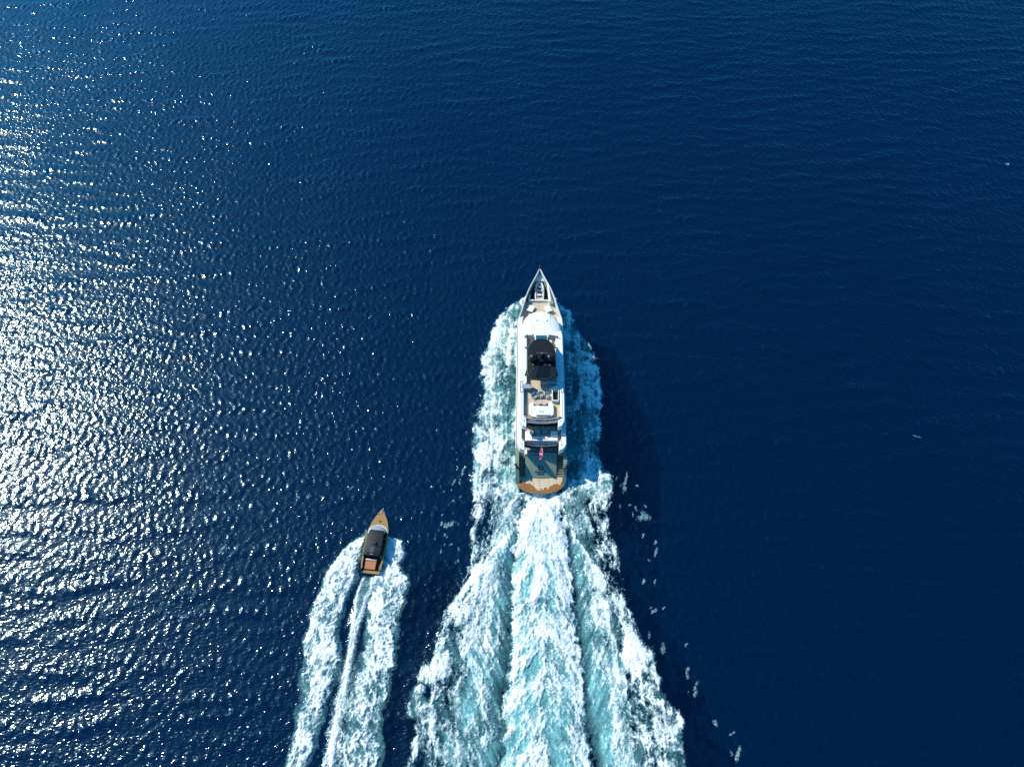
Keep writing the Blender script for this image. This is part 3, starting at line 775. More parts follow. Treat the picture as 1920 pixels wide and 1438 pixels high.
# transom door, sloping up and forward, with emblem and name
def tz(y): return 0.78 + (y - 2.15) * (3.1 - 0.78) / (4.78 - 2.15)
tr_ = MB()
arc = [(-2.42 + 4.84 * i / 12) for i in range(13)]
bow_ = lambda x: -0.22 * (1 - (x / 2.42) ** 2)
tr_.loft([[(x, 2.28 + bow_(x), 0.76), (x, 4.86 + 0.5 * bow_(x), 3.1), (x, 5.15, 3.12), (x, 5.15, 0.76)] for x in arc])
door = tr_.build('transom_door', M['hull'], yacht, smooth=True)
def on_transom(x, v):
    """v metres up the slope from its foot"""
    a = math.atan2(3.1 - 0.76, 2.62); y = 2.25 + v * math.cos(a); z = 0.76 + v * math.sin(a)
    return (x, y + bow_(x) * (1 - 0.15 * v), z)
def decal(name, rects, parent, mat):
    mb = MB(); nrm = Vector((0, -0.66, 0.75)) * 0.035
    for (x0, x1, v0, v1) in rects:
        c = [on_transom(x0, v0), on_transom(x1, v0), on_transom(x1, v1), on_transom(x0, v1)]
        lo = [Vector(p) - nrm for p in c]; hi = [Vector(p) + nrm for p in c]
        mb.add(lo + hi, [(3, 2, 1, 0), (4, 5, 6, 7), (0, 1, 5, 4), (1, 2, 6, 5), (2, 3, 7, 6), (3, 0, 4, 7)])
    return mb.build(name, mat, parent)
decal('emblem', [(-0.42, -0.16, 1.36, 2.12), (-0.16, 0.3, 1.36, 1.52), (0.18, 0.40, 1.52, 1.92), (-0.02, 0.08, 1.62, 2.0)], door, M['ink'])
rng = random.Random(5)
def letters(x0, x1, v0, v1, n):
    out, w = [], (x1 - x0) / n
    for i in range(n):
        a = x0 + i * w; st = w * 0.26
        out.append((a, a + st, v0, v1))
        out.append((a + st, a + w * 0.82, *((v0, v0 + 0.08) if rng.random() < 0.5 else (v1 - 0.08, v1))))
        if rng.random() < 0.6: out.append((a + w * 0.58, a + w * 0.82, v0 + 0.08, v1 - 0.08))
    return out
decal('name_lettering', letters(-0.92, 0.86, 0.98, 1.2, 9), door, M['ink'])
decal('port_lettering', letters(-0.62, 0.58, 0.66, 0.86, 8), door, M['ink'])
# steps each side of the transom
for sg in (-1, 1):
    fl = MB().prism([(2.46 * sg, 2.35), (3.36 * sg, 2.35), (3.36 * sg, 5.4), (2.46 * sg, 5.4)][::sg], 0.5, 0.72).build('stair', M['hull'], yacht)
    for i in range(8):
        y0 = 2.45 + i * 0.34
        MB().box(min(2.46 * sg, 3.36 * sg), max(2.46 * sg, 3.36 * sg), y0, 5.4, 0.74 + i * 0.225, 0.74 + (i + 1) * 0.225 - 0.02).build('step', M['teak_dark'], fl)
# dark fairleads let into the quarter bulwarks
for sg in (-1, 1):
    MB().tube([(sg * 4.0, 3.5, 3.12), (sg * 3.8, 3.05, 3.02), (sg * 3.42, 2.75, 2.75)], 0.16, 6).build('fairlead', M['matt'], yacht)

# main deck cockpit under the upper deck
MB().box(-3.4, 3.4, 5.15, 28.5, 2.3, 2.5).build('main_deck', M['teak'], yacht)
MB().box(-3.42, 3.42, 7.2, 7.3, 2.5, 4.9).build('saloon_door', M['tint'], yacht)
MB().prism([(-3.3, 7.3), (3.3, 7.3), (3.3, 25), (2.4, 28.4), (-2.4, 28.4), (-3.3, 25)], 2.5, 4.93).build('main_deckhouse', M['white'], yacht)
for sg in (-1, 1):
    for i in range(5):
        y0 = 8.2 + i * 3.3
        MB().box(min(sg * 3.28, sg * 3.33), max(sg * 3.28, sg * 3.33), y0, y0 + 2.8, 3.3, 4.6).build('saloon_window', M['tint'], yacht)
sf = MB().box(-2.0, 2.25, 5.2, 6.0, 2.5, 2.92).build('cockpit_sofa', M['grey'], yacht, 0.06)
MB().box(-2.0, 2.25, 5.18, 5.4, 2.92, 3.22).build('sofa_back', M['grey'], sf, 0.06)
for x in (-1.75, -0.9, 0.5, 1.4, 1.85):
    MB().box(x, x + 0.36, 5.44, 5.60, 2.94, 3.2).build('throw_pillow', M['darkgrey'], sf, 0.05)
MB().box(-2.5, -2.03, 5.2, 5.95, 2.5, 3.02).build('cushion', M['cushion'], sf, 0.05)
for sg in (-1, 1):
    MB().tube([(sg * 3.38, 4.95, 3.3), (sg * 2.46, 4.95, 3.3)], 0.03).tube([(sg * 2.46, 4.95, 2.5), (sg * 2.46, 4.95, 3.3)], 0.03).build('stair_gate', M['steel'], yacht)

# upper deck
updk = [(-3.7, 6.7), (-2.95, 6.05), (-2.2, 5.80), (-1.1, 5.62), (0, 5.56), (1.1, 5.62), (2.2, 5.80), (2.95, 6.05), (3.7, 6.7), (3.68, 28.6), (2.9, 29.0), (-2.9, 29.0), (-3.68, 28.6)]
ud = MB().prism(updk, 4.93, 5.18).build('upper_deck', M['white'], yacht)
MB().prism([(-2.95, 6.45), (-2.2, 6.1), (-1.1, 5.92), (0, 5.87), (1.1, 5.92), (2.2, 6.1), (2.95, 6.45), (2.95, 10.0), (-2.95, 10.0)], 5.184, 5.21).build('deck_teak', M['teak'], ud)
MB().prism([(-3.4, 5.7), (-2.2, 5.5), (0, 5.3), (2.2, 5.5), (3.4, 5.7), (3.4, 6.8), (-3.4, 6.8)], 4.7, 4.925).build('overhang_shade_soffit', M['matt'], ud)  # soffit coloured black for the shade under the upper deck
wing = [(2.62, 4.50), (3.30, 4.80), (3.72, 5.55), (3.74, 27.8), (3.62, 28.75), (2.85, 29.2), (3.02, 28.2), (3.02, 6.4), (2.62, 6.05)]
for pl in (wing, mirror(wing)):
    w_ = MB().prism(pl, 4.55, 6.0).build('upper_bulwark', M['white'], yacht, 0.05)
    sx = 1 if pl is wing else -1
    MB().lathe((sx * 3.0, 5.45, 5.99), [(0.08, 0), (0.08, 0.06), (0.03, 0.09)], 10).build('deck_light', M['matt'], w_)
    MB().box(min(sx * 2.75, sx * 3.3), max(sx * 2.75, sx * 3.3), 4.94, 4.97, 5.99, 6.006).build('seam', M['darkgrey'], w_)
# glass balustrade on the aft edge, with its rail
def balustrade(pts, z0, z1, prefix, n_rail_r=0.03):
    for (a, b) in zip(pts[:-1], pts[1:]):
        d = Vector((b[0] - a[0], b[1] - a[1], 0)).normalized() * 0.03
        MB().add([(a[0] + d.x, a[1] + d.y, z0), (b[0] - d.x, b[1] - d.y, z0), (b[0] - d.x, b[1] - d.y, z1), (a[0] + d.x, a[1] + d.y, z1),
                  (a[0] + d.x, a[1] + d.y + 0.02, z0), (b[0] - d.x, b[1] - d.y + 0.02, z0), (b[0] - d.x, b[1] - d.y + 0.02, z1), (a[0] + d.x, a[1] + d.y + 0.02, z1)],
                 [(0, 1, 2, 3), (7, 6, 5, 4), (0, 4, 5, 1), (1, 5, 6, 2), (2, 6, 7, 3), (3, 7, 4, 0)]).build('rail_panel', M['glass'], yacht)
    MB().tube([(x, y + 0.01, z1 + 0.02) for x, y in pts], n_rail_r, 6).build('rail_cap', M['steel'], yacht)
    for (x, y) in pts[1:-1]:
        MB().tube([(x, y + 0.01, z0), (x, y + 0.01, z1)], 0.022, 6).build('rail_post', M['steel'], yacht)
balustrade([(-2.98, 6.14), (-2.2, 5.84), (-1.1, 5.66), (0, 5.60), (1.1, 5.66), (2.2, 5.84), (2.98, 6.14)], 5.2, 6.0, 'upper')
# U sofa on the upper deck
us = MB().prism([(-2.5, 6.2), (2.5, 6.2), (2.5, 7.0), (-2.5, 7.0)], 5.2, 5.6).build('upper_sofa', M['cushion'], yacht, 0.06)
for sg in (-1, 1):
    x0, x1 = sorted((sg * 1.42, sg * 2.5))
    MB().box(x0, x1, 6.25, 7.85, 5.2, 5.78).build('sofa_end', M['cushion'], us, 0.1, seg=3)
MB().box(-2.45, 2.45, 6.08, 6.32, 5.4, 5.98).build('sofa_back', M['cushion'], us, 0.07)
for x in (-0.75, -0.1, 0.55):
    MB().add([(x, 6.36, 5.6), (x + 0.5, 6.36, 5.6), (x + 0.5, 6.55, 5.6), (x, 6.55, 5.6), (x, 6.34, 5.95), (x + 0.5, 6.34, 5.95), (x + 0.5, 6.42, 5.95), (x, 6.42, 5.95)],
             [(3, 2, 1, 0), (4, 5, 6, 7), (0, 1, 5, 4), (1, 2, 6, 5), (2, 3, 7, 6), (3, 0, 4, 7)]).build('back_pillow', M['grey'], us, 0.03)
# upper saloon glass and house
MB().box(-2.95, 2.95, 8.9, 9.0, 5.2, 7.5).build('upper_saloon_door', M['tint'], yacht)
uh = MB().prism([(-2.9, 9.0), (2.9, 9.0), (2.9, 25), (2.2, 27.8), (-2.2, 27.8), (-2.9, 25)], 5.19, 7.42).build('upper_deckhouse', M['tint'], yacht)

# fly deck: slab, coamings (wings), coachroof in front
flys = [(-2.9, 8.75), (-2.2, 8.42), (-1.1, 8.24), (0, 8.18), (1.1, 8.24), (2.2, 8.42), (2.9, 8.75), (3.3, 10), (3.35, 24.2), (-3.35, 24.2), (-3.3, 10)]
fd = MB().prism(flys, 7.45, 7.86).build('fly_deck', M['white'], yacht)
MB().prism([(-2.76, 8.9), (-2.2, 8.56), (-1.1, 8.36), (0, 8.3), (1.1, 8.36), (2.2, 8.56), (2.76, 8.9), (2.76, 23.2), (-2.76, 23.2)], 7.864, 7.9).build('deck_teak', M['teak'], fd)
MB().prism([(-2.85, 8.8), (-2.2, 8.46), (0, 8.22), (2.2, 8.46), (2.85, 8.8), (2.85, 8.86), (0, 8.3), (-2.85, 8.86)], 7.3, 7.445).build('overhang_shade_soffit', M['matt'], fd)  # black strip again, shade below the fly deck put into the colour
fw = [(2.38, 7.12), (2.95, 7.4), (3.36, 8.2), (3.42, 12), (3.42, 23.6), (3.2, 24.6), (2.3, 24.0), (2.3, 14.75), (2.78, 14.3), (2.78, 9.0), (2.38, 8.62)]
for pl in (fw, mirror(fw)):
    sx = 1 if pl is fw else -1
    w_ = MB().prism(pl, 7.3, 8.58).build('fly_coaming', M['white'], yacht, 0.06)
    # framed side hatch on the coaming
    xa, xb = sorted((sx * 2.9, sx * 3.34))
    h_ = MB().box(xa, xb, 13.0, 13.07, 8.57, 8.63).box(xa, xb, 14.9, 14.97, 8.57, 8.63).box(xa, xa + 0.06, 13.07, 14.9, 8.57, 8.63).box(xb - 0.06, xb, 13.07, 14.9, 8.57, 8.63).box(xa + 0.06, xb - 0.06, 13.95, 14.0, 8.57, 8.62).build('hatch_frame', M['steel'], w_)
    MB().lathe((sx * 2.72, 8.1, 8.57), [(0.07, 0), (0.07, 0.07), (0.02, 0.1)], 10).build('deck_light', M['matt'], w_)
    MB().tube([(sx * 3.05, 8.4, 8.58), (sx * 3.05, 8.4, 9.0), (sx * 3.08, 12.8, 9.0), (sx * 3.08, 12.8, 8.58)], 0.022, 6).build('hand_rail', M['steel'], w_)
balustrade([(-2.76, 8.86), (-2.2, 8.5), (-1.1, 8.31), (0, 8.25), (1.1, 8.31), (2.2, 8.5), (2.76, 8.86)], 7.9, 8.75, 'fly')
MB().tube([(-2.76, 8.86, 8.83), (-2.2, 8.5, 8.83), (-1.1, 8.31, 8.83), (0, 8.25, 8.83), (1.1, 8.31, 8.83), (2.2, 8.5, 8.83), (2.76, 8.86, 8.83)], 0.07, 6).build('teak_hand_rail', M['teak'], yacht)
# coachroof: domed front with seams, two deck fittings, low windscreen
def coach_ring(y, hb, z, side):
    pr = [(-hb, side), (-hb * 0.985, z - 0.42), (-hb * 0.86, z - 0.13), (-hb * 0.5, z - 0.02), (0, z + 0.03), (hb * 0.5, z - 0.02), (hb * 0.86, z - 0.13), (hb * 0.985, z - 0.42), (hb, side)]
    return [(x, y, zz) for x, zz in pr]
coach = MB().loft([coach_ring(*a) for a in ((23.3, 3.05, 8.42, 6.2), (24.6, 3.18, 8.36, 6.2), (25.8, 3.12, 8.2, 6.2), (26.8, 2.92, 8.05, 6.1), (27.7, 2.55, 7.9, 6.0), (28.4, 1.98, 7.75, 5.9), (28.85, 1.3, 7.6, 5.8), (29.05, 0.5, 7.45, 5.7))]).build('coachroof', M['white'], yacht, smooth=True)
def roof_z(y): return float(np.interp(y, [23.3, 24.6, 25.8, 26.8, 27.7, 28.4], [8.42, 8.36, 8.2, 8.05, 7.9, 7.75]))
def seam(pts, w=0.035, lift=0.015):
    mb = MB()
    for (a, b) in zip(pts[:-1], pts[1:]):
        za, zb = roof_z(a[1]) + lift, roof_z(b[1]) + lift
        d = Vector((b[0] - a[0], b[1] - a[1], 0)).normalized(); n = Vector((-d.y, d.x, 0)) * w / 2
        A, B = Vector((a[0], a[1], za - abs(a[0]) ** 2 * 0.011)), Vector((b[0], b[1], zb - abs(b[0]) ** 2 * 0.011))
        vs = [A - n, B - n, B + n, A + n]; mb.add(vs + [v - Vector((0, 0, 0.04)) for v in vs], [(0, 1, 2, 3), (7, 6, 5, 4), (0, 4, 5, 1), (1, 5, 6, 2), (2, 6, 7, 3), (3, 7, 4, 0)])
    return mb
for pts in ([(-1.62, 25.7), (-1.62, 28.0)], [(1.58, 25.7), (1.58, 28.1)], [(-1.62, 25.72), (-0.5, 25.9), (0, 25.6), (0.5, 25.85), (1.58, 25.72), (1.85, 25.2)], [(-0.2, 25.7), (-0.2, 25.45), (0.5, 24.9)], [(-1.5, 25.5), (-0.4, 24.9)], [(-0.62, 25.9), (-0.62, 26.6)], [(0.55, 25.9), (0.55, 26.6)], [(-0.06, 28.0), (-0.06, 27.5), (0.8, 27.2)]):
    seam(pts).build('panel_seam', M['darkgrey'] if len(pts) < 3 else M['grey'], coach)
for x in (-0.72, 0.92):
    z = roof_z(26.9)
    MB().box(x - 0.18, x + 0.18, 26.72, 27.1, z - 0.1, z + 0.14).build('deck_hatch', M['white'], coach, 0.04)
# helm console under the front of the hardtop and its screens
MB().box(-1.05, 1.0, 22.2, 23.35, 7.9, 9.05).build('helm_console', M['offwhite'], yacht, 0.05)
MB().prism([(-0.88, 21.2), (0.85, 21.2), (0.85, 23.2), (-0.88, 23.2)], 9.06, 9.10).build('helm_screen', M['teal'], yacht)
for sg in (-1, 1):
    MB().prism([(sg * 1.15, 23.32), (sg * 2.7, 23.1), (sg * 2.72, 23.16), (sg * 1.17, 23.4)][::sg], 8.4, 9.05).build('fly_windscreen', M['glass'], yacht)
MB().box(1.25, 1.7, 21.9, 22.6, 7.9, 8.75).build('helm_seat', M['offwhite'], yacht, 0.06)

# black hardtop on four posts, with domes, mast, radar
hto = [(-1.5, 14.4), (-0.7, 14.22), (0.6, 14.22), (1.42, 14.4), (2.05, 14.95), (2.2, 15.5), (2.2, 18.8), (2.1, 19.8), (1.72, 20.85), (1.2, 21.5), (0.5, 21.82), (-0.6, 21.82), (-1.3, 21.5), (-1.82, 20.85), (-2.22, 19.8), (-2.34, 18.8), (-2.34, 15.5), (-2.15, 14.95)]
def hz(x, y): return 10.36 - 0.035 * ((x + 0.07) ** 2)
ht = MB().prism(hto, 10.06, lambda x, y: 10.28, [((x + 0.07) * 0.97 - 0.07, (y - 18) * 0.985 + 18) for x, y in hto]).build('hardtop', M['black'], yacht, 0.05)
MB().prism([((x + 0.07) * 0.80 - 0.07, (y - 18) * 0.86 + 18) for x, y in hto], 10.27, 10.33).build('roof_panel', M['black'], ht, 0.02)
MB().prism([(-0.95, 14.75), (0.9, 14.75), (1.25, 15.4), (1.2, 16.6), (-0.15, 17.2), (-0.75, 16.2)], 10.30, 10.345).build('sunroof_panel', M['tint'], ht)
for sg in (-1, 1):
    MB().tube([(sg * 2.5 - 0.05, 16.0, 8.5), (sg * 2.05 - 0.05, 16.8, 10.1)], 0.12, 6).build('hardtop_post', M['black'], ht)
    MB().tube([(sg * 2.55 - 0.05, 21.2, 8.5), (sg * 1.75 - 0.05, 20.4, 10.1)], 0.12, 6).build('hardtop_post', M['black'], ht)
    d_ = MB().lathe((sg * 1.32 - 0.08, 17.75, 10.32), [(0.30, 0), (0.34, 0.1), (0.62, 0.32), (0.70, 0.62), (0.66, 0.92), (0.50, 1.17), (0.26, 1.32), (0.05, 1.37)], 28).build('satellite_dome', M['black'], ht, smooth=True)
    MB().lathe((sg * 1.32 - 0.05, 16.85, 10.32), [(0.22, 0), (0.22, 0.14), (0.14, 0.2)], 14).build('dome_base', M['darkgrey'], ht, smooth=True)
MB().tube([(-1.35, 15.9, 10.36), (-1.35, 16.55, 10.36)], 0.05, 6).build('grab_rail', M['darkgrey'], ht)
mast = MB().box(-0.28, 0.14, 17.2, 18.9, 10.3, 10.9).prism([(-0.22, 17.6), (0.08, 17.6), (0.08, 18.3), (-0.22, 18.3)], 10.9, 12.3, [(-0.15, 17.5), (0.01, 17.5), (0.01, 17.9), (-0.15, 17.9)]).build('mast', M['black'], ht)
MB().box(-0.95, 0.8, 18.35, 18.5, 11.25, 11.37).build('radar_scanner', M['darkgrey'], mast)
MB().tube([(-0.07, 18.42, 10.9), (-0.07, 18.42, 11.25)], 0.1, 8).build('radar_pedestal', M['black'], mast)
for (x, y, h, m_) in ((-0.62, 18.6, 1.1, 'steel'), (0.02, 19.4, 1.3, 'steel'), (0.42, 18.9, 0.7, 'steel'), (-0.3, 19.1, 0.8, 'steel')):
    MB().tube([(x, y, 10.3), (x, y - 0.05, 10.3 + h)], 0.022, 5).build('antenna', M[m_], mast)
MB().tube([(-0.5, 18.7, 11.0), (0.35, 18.7, 11.0)], 0.025, 5).build('spreader', M['steel'], mast)
MB().lathe((-0.07, 17.7, 12.3), [(0.05, 0), (0.06, 0.12), (0.03, 0.18)], 8).build('mast_light', M['cushion'], mast)
MB().box(0.42, 0.55, 16.75, 16.9, 10.34, 10.5).build('side_light', paint('red_lamp', (0.55, 0.02, 0.05), 0.3), ht)

# fly deck fittings: bar, stairwell, U sunpad
bar = MB().box(-2.72, -1.75, 13.65, 14.25, 7.9, 8.95).build('bar', M['grey'], yacht, 0.03)
MB().box(-2.74, -1.55, 13.5, 13.75, 8.95, 9.02).build('bar_top', M['grey'], bar)
MB().box(-1.66, -1.55, 13.9, 14.4, 7.9, 8.9).build('bar_end', M['orange'], bar)
MB().box(-0.2, 2.3, 14.75, 15.0, 7.9, 8.7).box(2.05, 2.3, 15.0, 17.2, 7.9, 8.7).build('dinette_back', M['grey'], yacht, 0.05)
MB().prism([(1.1, 13.75), (2.74, 13.75), (2.74, 14.25), (2.2, 14.5)], 7.9, 8.35).build('fly_side_locker', M['white'], yacht, 0.03)
sw = MB().box(1.52, 1.66, 11.72, 13.45, 7.9, 8.62).box(1.52, 2.6, 11.6, 11.72, 7.9, 8.62).box(2.5, 2.6, 11.72, 13.45, 7.9, 8.62).build('stairwell_coaming', M['white'], yacht)
MB().box(1.67, 2.49, 11.73, 13.45, 7.905, 7.93).build('stairwell_dark_panel', M['matt'], sw)  # flat black panel standing for the shade down the stairwell
for i in range(4):
    MB().box(1.67, 2.49, 11.8 + i * 0.4, 11.86 + i * 0.4, 7.93, 7.96).build('stair_nosing', M['darkgrey'], sw)
pad_o = [(-1.98, 9.35), (-1.55, 8.92), (-0.8, 8.78), (0.6, 8.78), (1.35, 8.92), (1.78, 9.35), (1.78, 11.0), (1.45, 11.35), (1.0, 11.4), (1.0, 10.75), (-1.25, 10.75), (-1.25, 11.4), (-1.65, 11.35), (-1.98, 11.0)]
MB().prism([((x + 0.1) * 1.045 - 0.1, (y - 10.1) * 1.04 + 10.1) for x, y in pad_o], 7.9, 8.12).build('sunpad_plinth', M['wood'], yacht)
pd = MB().prism(pad_o, 8.12, 8.48).build('sunpad', M['cushion'], yacht, 0.07)
MB().add([(-0.95, 9.62, 8.47), (1.0, 9.62, 8.47), (1.35, 9.02, 8.47), (-0.95, 9.02, 8.47), (-0.95, 9.2, 8.80), (1.0, 9.2, 8.80), (1.2, 9.02, 8.80), (-0.95, 9.02, 8.80)],
         [(3, 2, 1, 0), (4, 5, 6, 7), (0, 1, 5, 4), (1, 2, 6, 5), (2, 3, 7, 6), (3, 0, 4, 7)]).build('sunpad_backrest', M['cushion'], pd)
MB().box(-0.45, 0.3, 9.72, 9.8, 8.47, 8.56).build('pad_handle', M['grey'], pd)

# foredeck
fore = MB()
def deck_strip(ya, yb, z, inset, n=10):
    L_, R_ = [], []
    for i in range(n + 1):
        y = ya + (yb - ya) * i / n; b = hull_at(y)[1] - inset
        R_.append((b, y)); L_.append((-b, y))
    return R_ + L_[::-1]
fdk = MB().prism(deck_strip(28.6, 33.3, 4.62, 0.16), 4.45, 4.6).build('foredeck', M['teak'], yacht)
MB().prism(deck_strip(33.3, 38.0, 3.7, 0.16), 3.5, 3.66).build('tender_well_floor', M['shade'], yacht)
MB().prism(deck_strip(37.45, 39.0, 5.2, 0.15, 6), 5.0, 5.15).build('forepeak_deck', M['inner'], yacht)
MB().box(-0.98, 0.98, 37.35, 37.45, 3.66, 5.1).build('forepeak_bulkhead', M['inner'], yacht)
co = MB().box(-1.95, 1.55, 33.18, 33.42, 4.3, 5.0).build('well_coaming', M['white'], yacht, 0.05)
MB().prism([(-2.0, 33.42), (-1.72, 33.42), (-1.62, 34.4), (-1.85, 34.4)], 4.3, 5.0).build('coaming_return', M['white'], co, 0.04)
cr = MB().loft([[(1.28 + w, y, 5.45), (1.28 + w + t, y, 5.45), (1.28 + w + t, y, 5.75), (1.28 + w, y, 5.75)] for (y, w, t) in ((36.5, -0.05, 0.2), (35.2, 0.02, 0.34), (33.6, 0.12, 0.42), (32.5, 0.2, 0.46))]).build('tender_crane', M['white'], yacht, 0.04)
MB().lathe((1.75, 32.75, 4.6), [(0.34, 0), (0.3, 0.5), (0.28, 0.95), (0.2, 1.0)], 16).build('crane_base', M['white'], cr, smooth=True)
MB().tube([(1.3, 36.4, 5.5), (1.3, 36.4, 5.1)], 0.04, 6).build('crane_hook', M['steel'], cr)
for (x, y) in ((-1.75, 35.2), (-1.95, 34.6), (-1.5, 36.0)):
    MB().lathe((x, y, 3.66), [(0.2, 0), (0.16, 0.3), (0.24, 0.5), (0.1, 0.6)], 10).tube([(x - 0.25, y - 0.2, 4.0), (x + 0.2, y + 0.3, 4.0)], 0.07, 6).build('windlass', M['offwhite'], yacht)
MB().tube([(0, 39.3, 6.1), (0, 39.55, 7.0)], 0.025, 6).build('jackstaff', M['steel'], yacht)

# ------------------------------------------------------------------ loose things aboard (placed in yacht coordinates)
YM = Matrix.Translation(Vector(YLOC)) @ Matrix.Rotation(YROT, 4, 'Z')
def aboard(name, x, y, z, rz=0.0):
    p = YM @ Vector((x, y, z))
    return empty(name, p, YROT + rz)

def lounger(x, y, rz, label):
    t = aboard('sun_lounger', x, y, 4.6, rz)
    MB().box(-0.5, 0.5, -0.62, 0.62, 0.14, 0.24).build('frame', M['offwhite'], t)
    MB().box(-0.5, 0.5, -0.55, 0.62, 0.24, 0.40).build('mattress', M['cushion'], t, 0.05)
    MB().add([(-0.52, -0.62, 0.24), (0.52, -0.62, 0.24), (0.52, -0.45, 0.24), (-0.52, -0.45, 0.24), (-0.52, -0.82, 0.62), (0.52, -0.82, 0.62), (0.52, -0.70, 0.66), (-0.52, -0.70, 0.66)],
             [(3, 2, 1, 0), (4, 5, 6, 7), (0, 1, 5, 4), (1, 2, 6, 5), (2, 3, 7, 6), (3, 0, 4, 7)]).build('backrest', M['cushion'], t)
    for sx in (-0.42, 0.42):
        for sy in (-0.52, 0.52):
            MB().box(sx - 0.03, sx + 0.03, sy - 0.03, sy + 0.03, 0.0, 0.14).build('leg', M['steel'], t)
    return tag(t, label, 'lounger', 'white loungers on the foredeck')
lounger(-1.52, 31.55, math.radians(-24), 'white sun lounger on the port side of the yacht foredeck, left of its twin')
lounger(1.42, 31.55, math.radians(24), 'white sun lounger on the starboard side of the yacht foredeck, beside the crane')

def chair(x, y, rz, label):
    t = aboard('deck_chair', x, y, 7.9, rz)
    MB().box(-0.33, 0.33, -0.35, 0.3, 0.34, 0.46).build('seat', M['grey'], t, 0.04)
    MB().add([(-0.33, 0.24, 0.44), (0.33, 0.24, 0.44), (0.33, 0.36, 0.44), (-0.33, 0.36, 0.44), (-0.30, 0.38, 0.82), (0.30, 0.38, 0.82), (0.30, 0.46, 0.80), (-0.30, 0.46, 0.80)],
             [(3, 2, 1, 0), (4, 5, 6, 7), (0, 1, 5, 4), (1, 2, 6, 5), (2, 3, 7, 6), (3, 0, 4, 7)]).build('backrest', M['grey'], t)
    for sx in (-1, 1):
        MB().box(sx * 0.36 - 0.04, sx * 0.36 + 0.04, -0.3, 0.34, 0.58, 0.63).build('armrest', M['darkgrey'], t)
        for sy in (-0.28, 0.28):
            MB().box(sx * 0.36 - 0.02, sx * 0.36 + 0.02, sy - 0.02, sy + 0.02, 0, 0.58).build('leg', M['darkgrey'], t)
    return tag(t, label, 'chair', 'grey chairs on the fly deck')
chair(-1.12, 12.45, math.radians(38), 'grey deck chair turned at an angle, nearest the bar, leftmost of three')
chair(-0.14, 12.72, math.radians(2), 'grey deck chair in the middle of three, behind the round tables')
chair(0.78, 12.55, math.radians(-12), 'grey deck chair nearest the stairwell, rightmost of three')

def round_table(x, y, z, r, h, mat, label, sx=1.0):
    t = aboard('side_table', x, y, z)
    MB().lathe((0, 0, h - 0.05), [(r * 0.96, 0), (r, 0.02), (r, 0.05)], 24).build('table_top', mat, t)
    MB().lathe((0, 0, 0), [(r * 0.6, 0), (r * 0.55, 0.03), (0.04, 0.05), (0.04, h - 0.05)], 14).build('pedestal', M['darkgrey'], t)
    t.scale = (sx, 1, 1)
    return tag(t, label, 'table')
round_table(-0.52, 11.42, 7.9, 0.42, 0.52, M['teak'], 'round teak table left of its twin before the white sunpad')
round_table(0.30, 11.36, 7.9, 0.42, 0.50, M['teak'], 'round teak table right of its twin before the white sunpad')
def half_table(sg, label):
    t = aboard('coffee_table', 0, 0, 5.21)
    pts = [(sg * 0.18, 7.42), (sg * 0.18, 8.08)] + [(sg * (0.18 + 0.85 * math.sin(a)), 7.75 + 0.33 * math.cos(a)) for a in [math.pi * k / 10 for k in range(1, 10)]]
    pts = pts if sg < 0 else pts
    MB().prism(pts if sg < 0 else pts[::-1], 0.42, 0.47).build('table_top', M['grey'], t)
    MB().lathe((sg * 0.5, 7.75, 0), [(0.2, 0), (0.05, 0.03), (0.05, 0.42)], 12).build('pedestal', M['steel'], t)
    return tag(t, label, 'table', 'grey half oval tables')
half_table(-1, 'grey half oval coffee table on the port side of the upper deck sofa')
half_table(1, 'grey half oval coffee table on the starboard side of the upper deck sofa')

# ensign on its staff at the aft rail of the upper deck
def mat_flag():
    m, nt, out = new_mat('red_ensign_cloth'); L = nt.links.new
    a = N(nt, 'ShaderNodeAttribute', attribute_name='fly')
    h = N(nt, 'ShaderNodeAttribute', attribute_name='hoist')
    r = N(nt, 'ShaderNodeValToRGB'); r.color_ramp.interpolation = 'CONSTANT'
    e = r.color_ramp.elements
    e[0].position, e[0].color = 0.0, (0.75, 0.6, 0.58, 1); e[1].position, e[1].color = 0.10, (0.62, 0.05, 0.03, 1)
    for p, c in ((0.45, (0.78, 0.7, 0.7, 1)), (0.55, (0.5, 0.02, 0.04, 1)), (0.93, (0.75, 0.65, 0.68, 1))):
        k = e.new(p); k.color = c
    L(a.outputs['Fac'], r.inputs[0])
    r2 = N(nt, 'ShaderNodeMath', operation='GREATER_THAN'); r2.inputs[1].default_value = 0.9; L(h.outputs['Fac'], r2.inputs[0])
    mx = N(nt, 'ShaderNodeMix', data_type='RGBA'); L(r2.outputs[0], mx.inputs[0]); L(r.outputs[0], mx.inputs[6]); mx.inputs[7].default_value = (0.75, 0.62, 0.62, 1)
    b = N(nt, 'ShaderNodeBsdfPrincipled', Roughness=0.85); L(mx.outputs[2], b.inputs['Base Color']); L(b.outputs[0], out.inputs['Surface'])
    return m
en = aboard('ensign', -0.05, 5.50, 5.2)
MB().tube([(0, 0.08, 0.0), (0, -0.95, 1.05)], 0.03, 6).build('flagstaff', M['wood'], en)
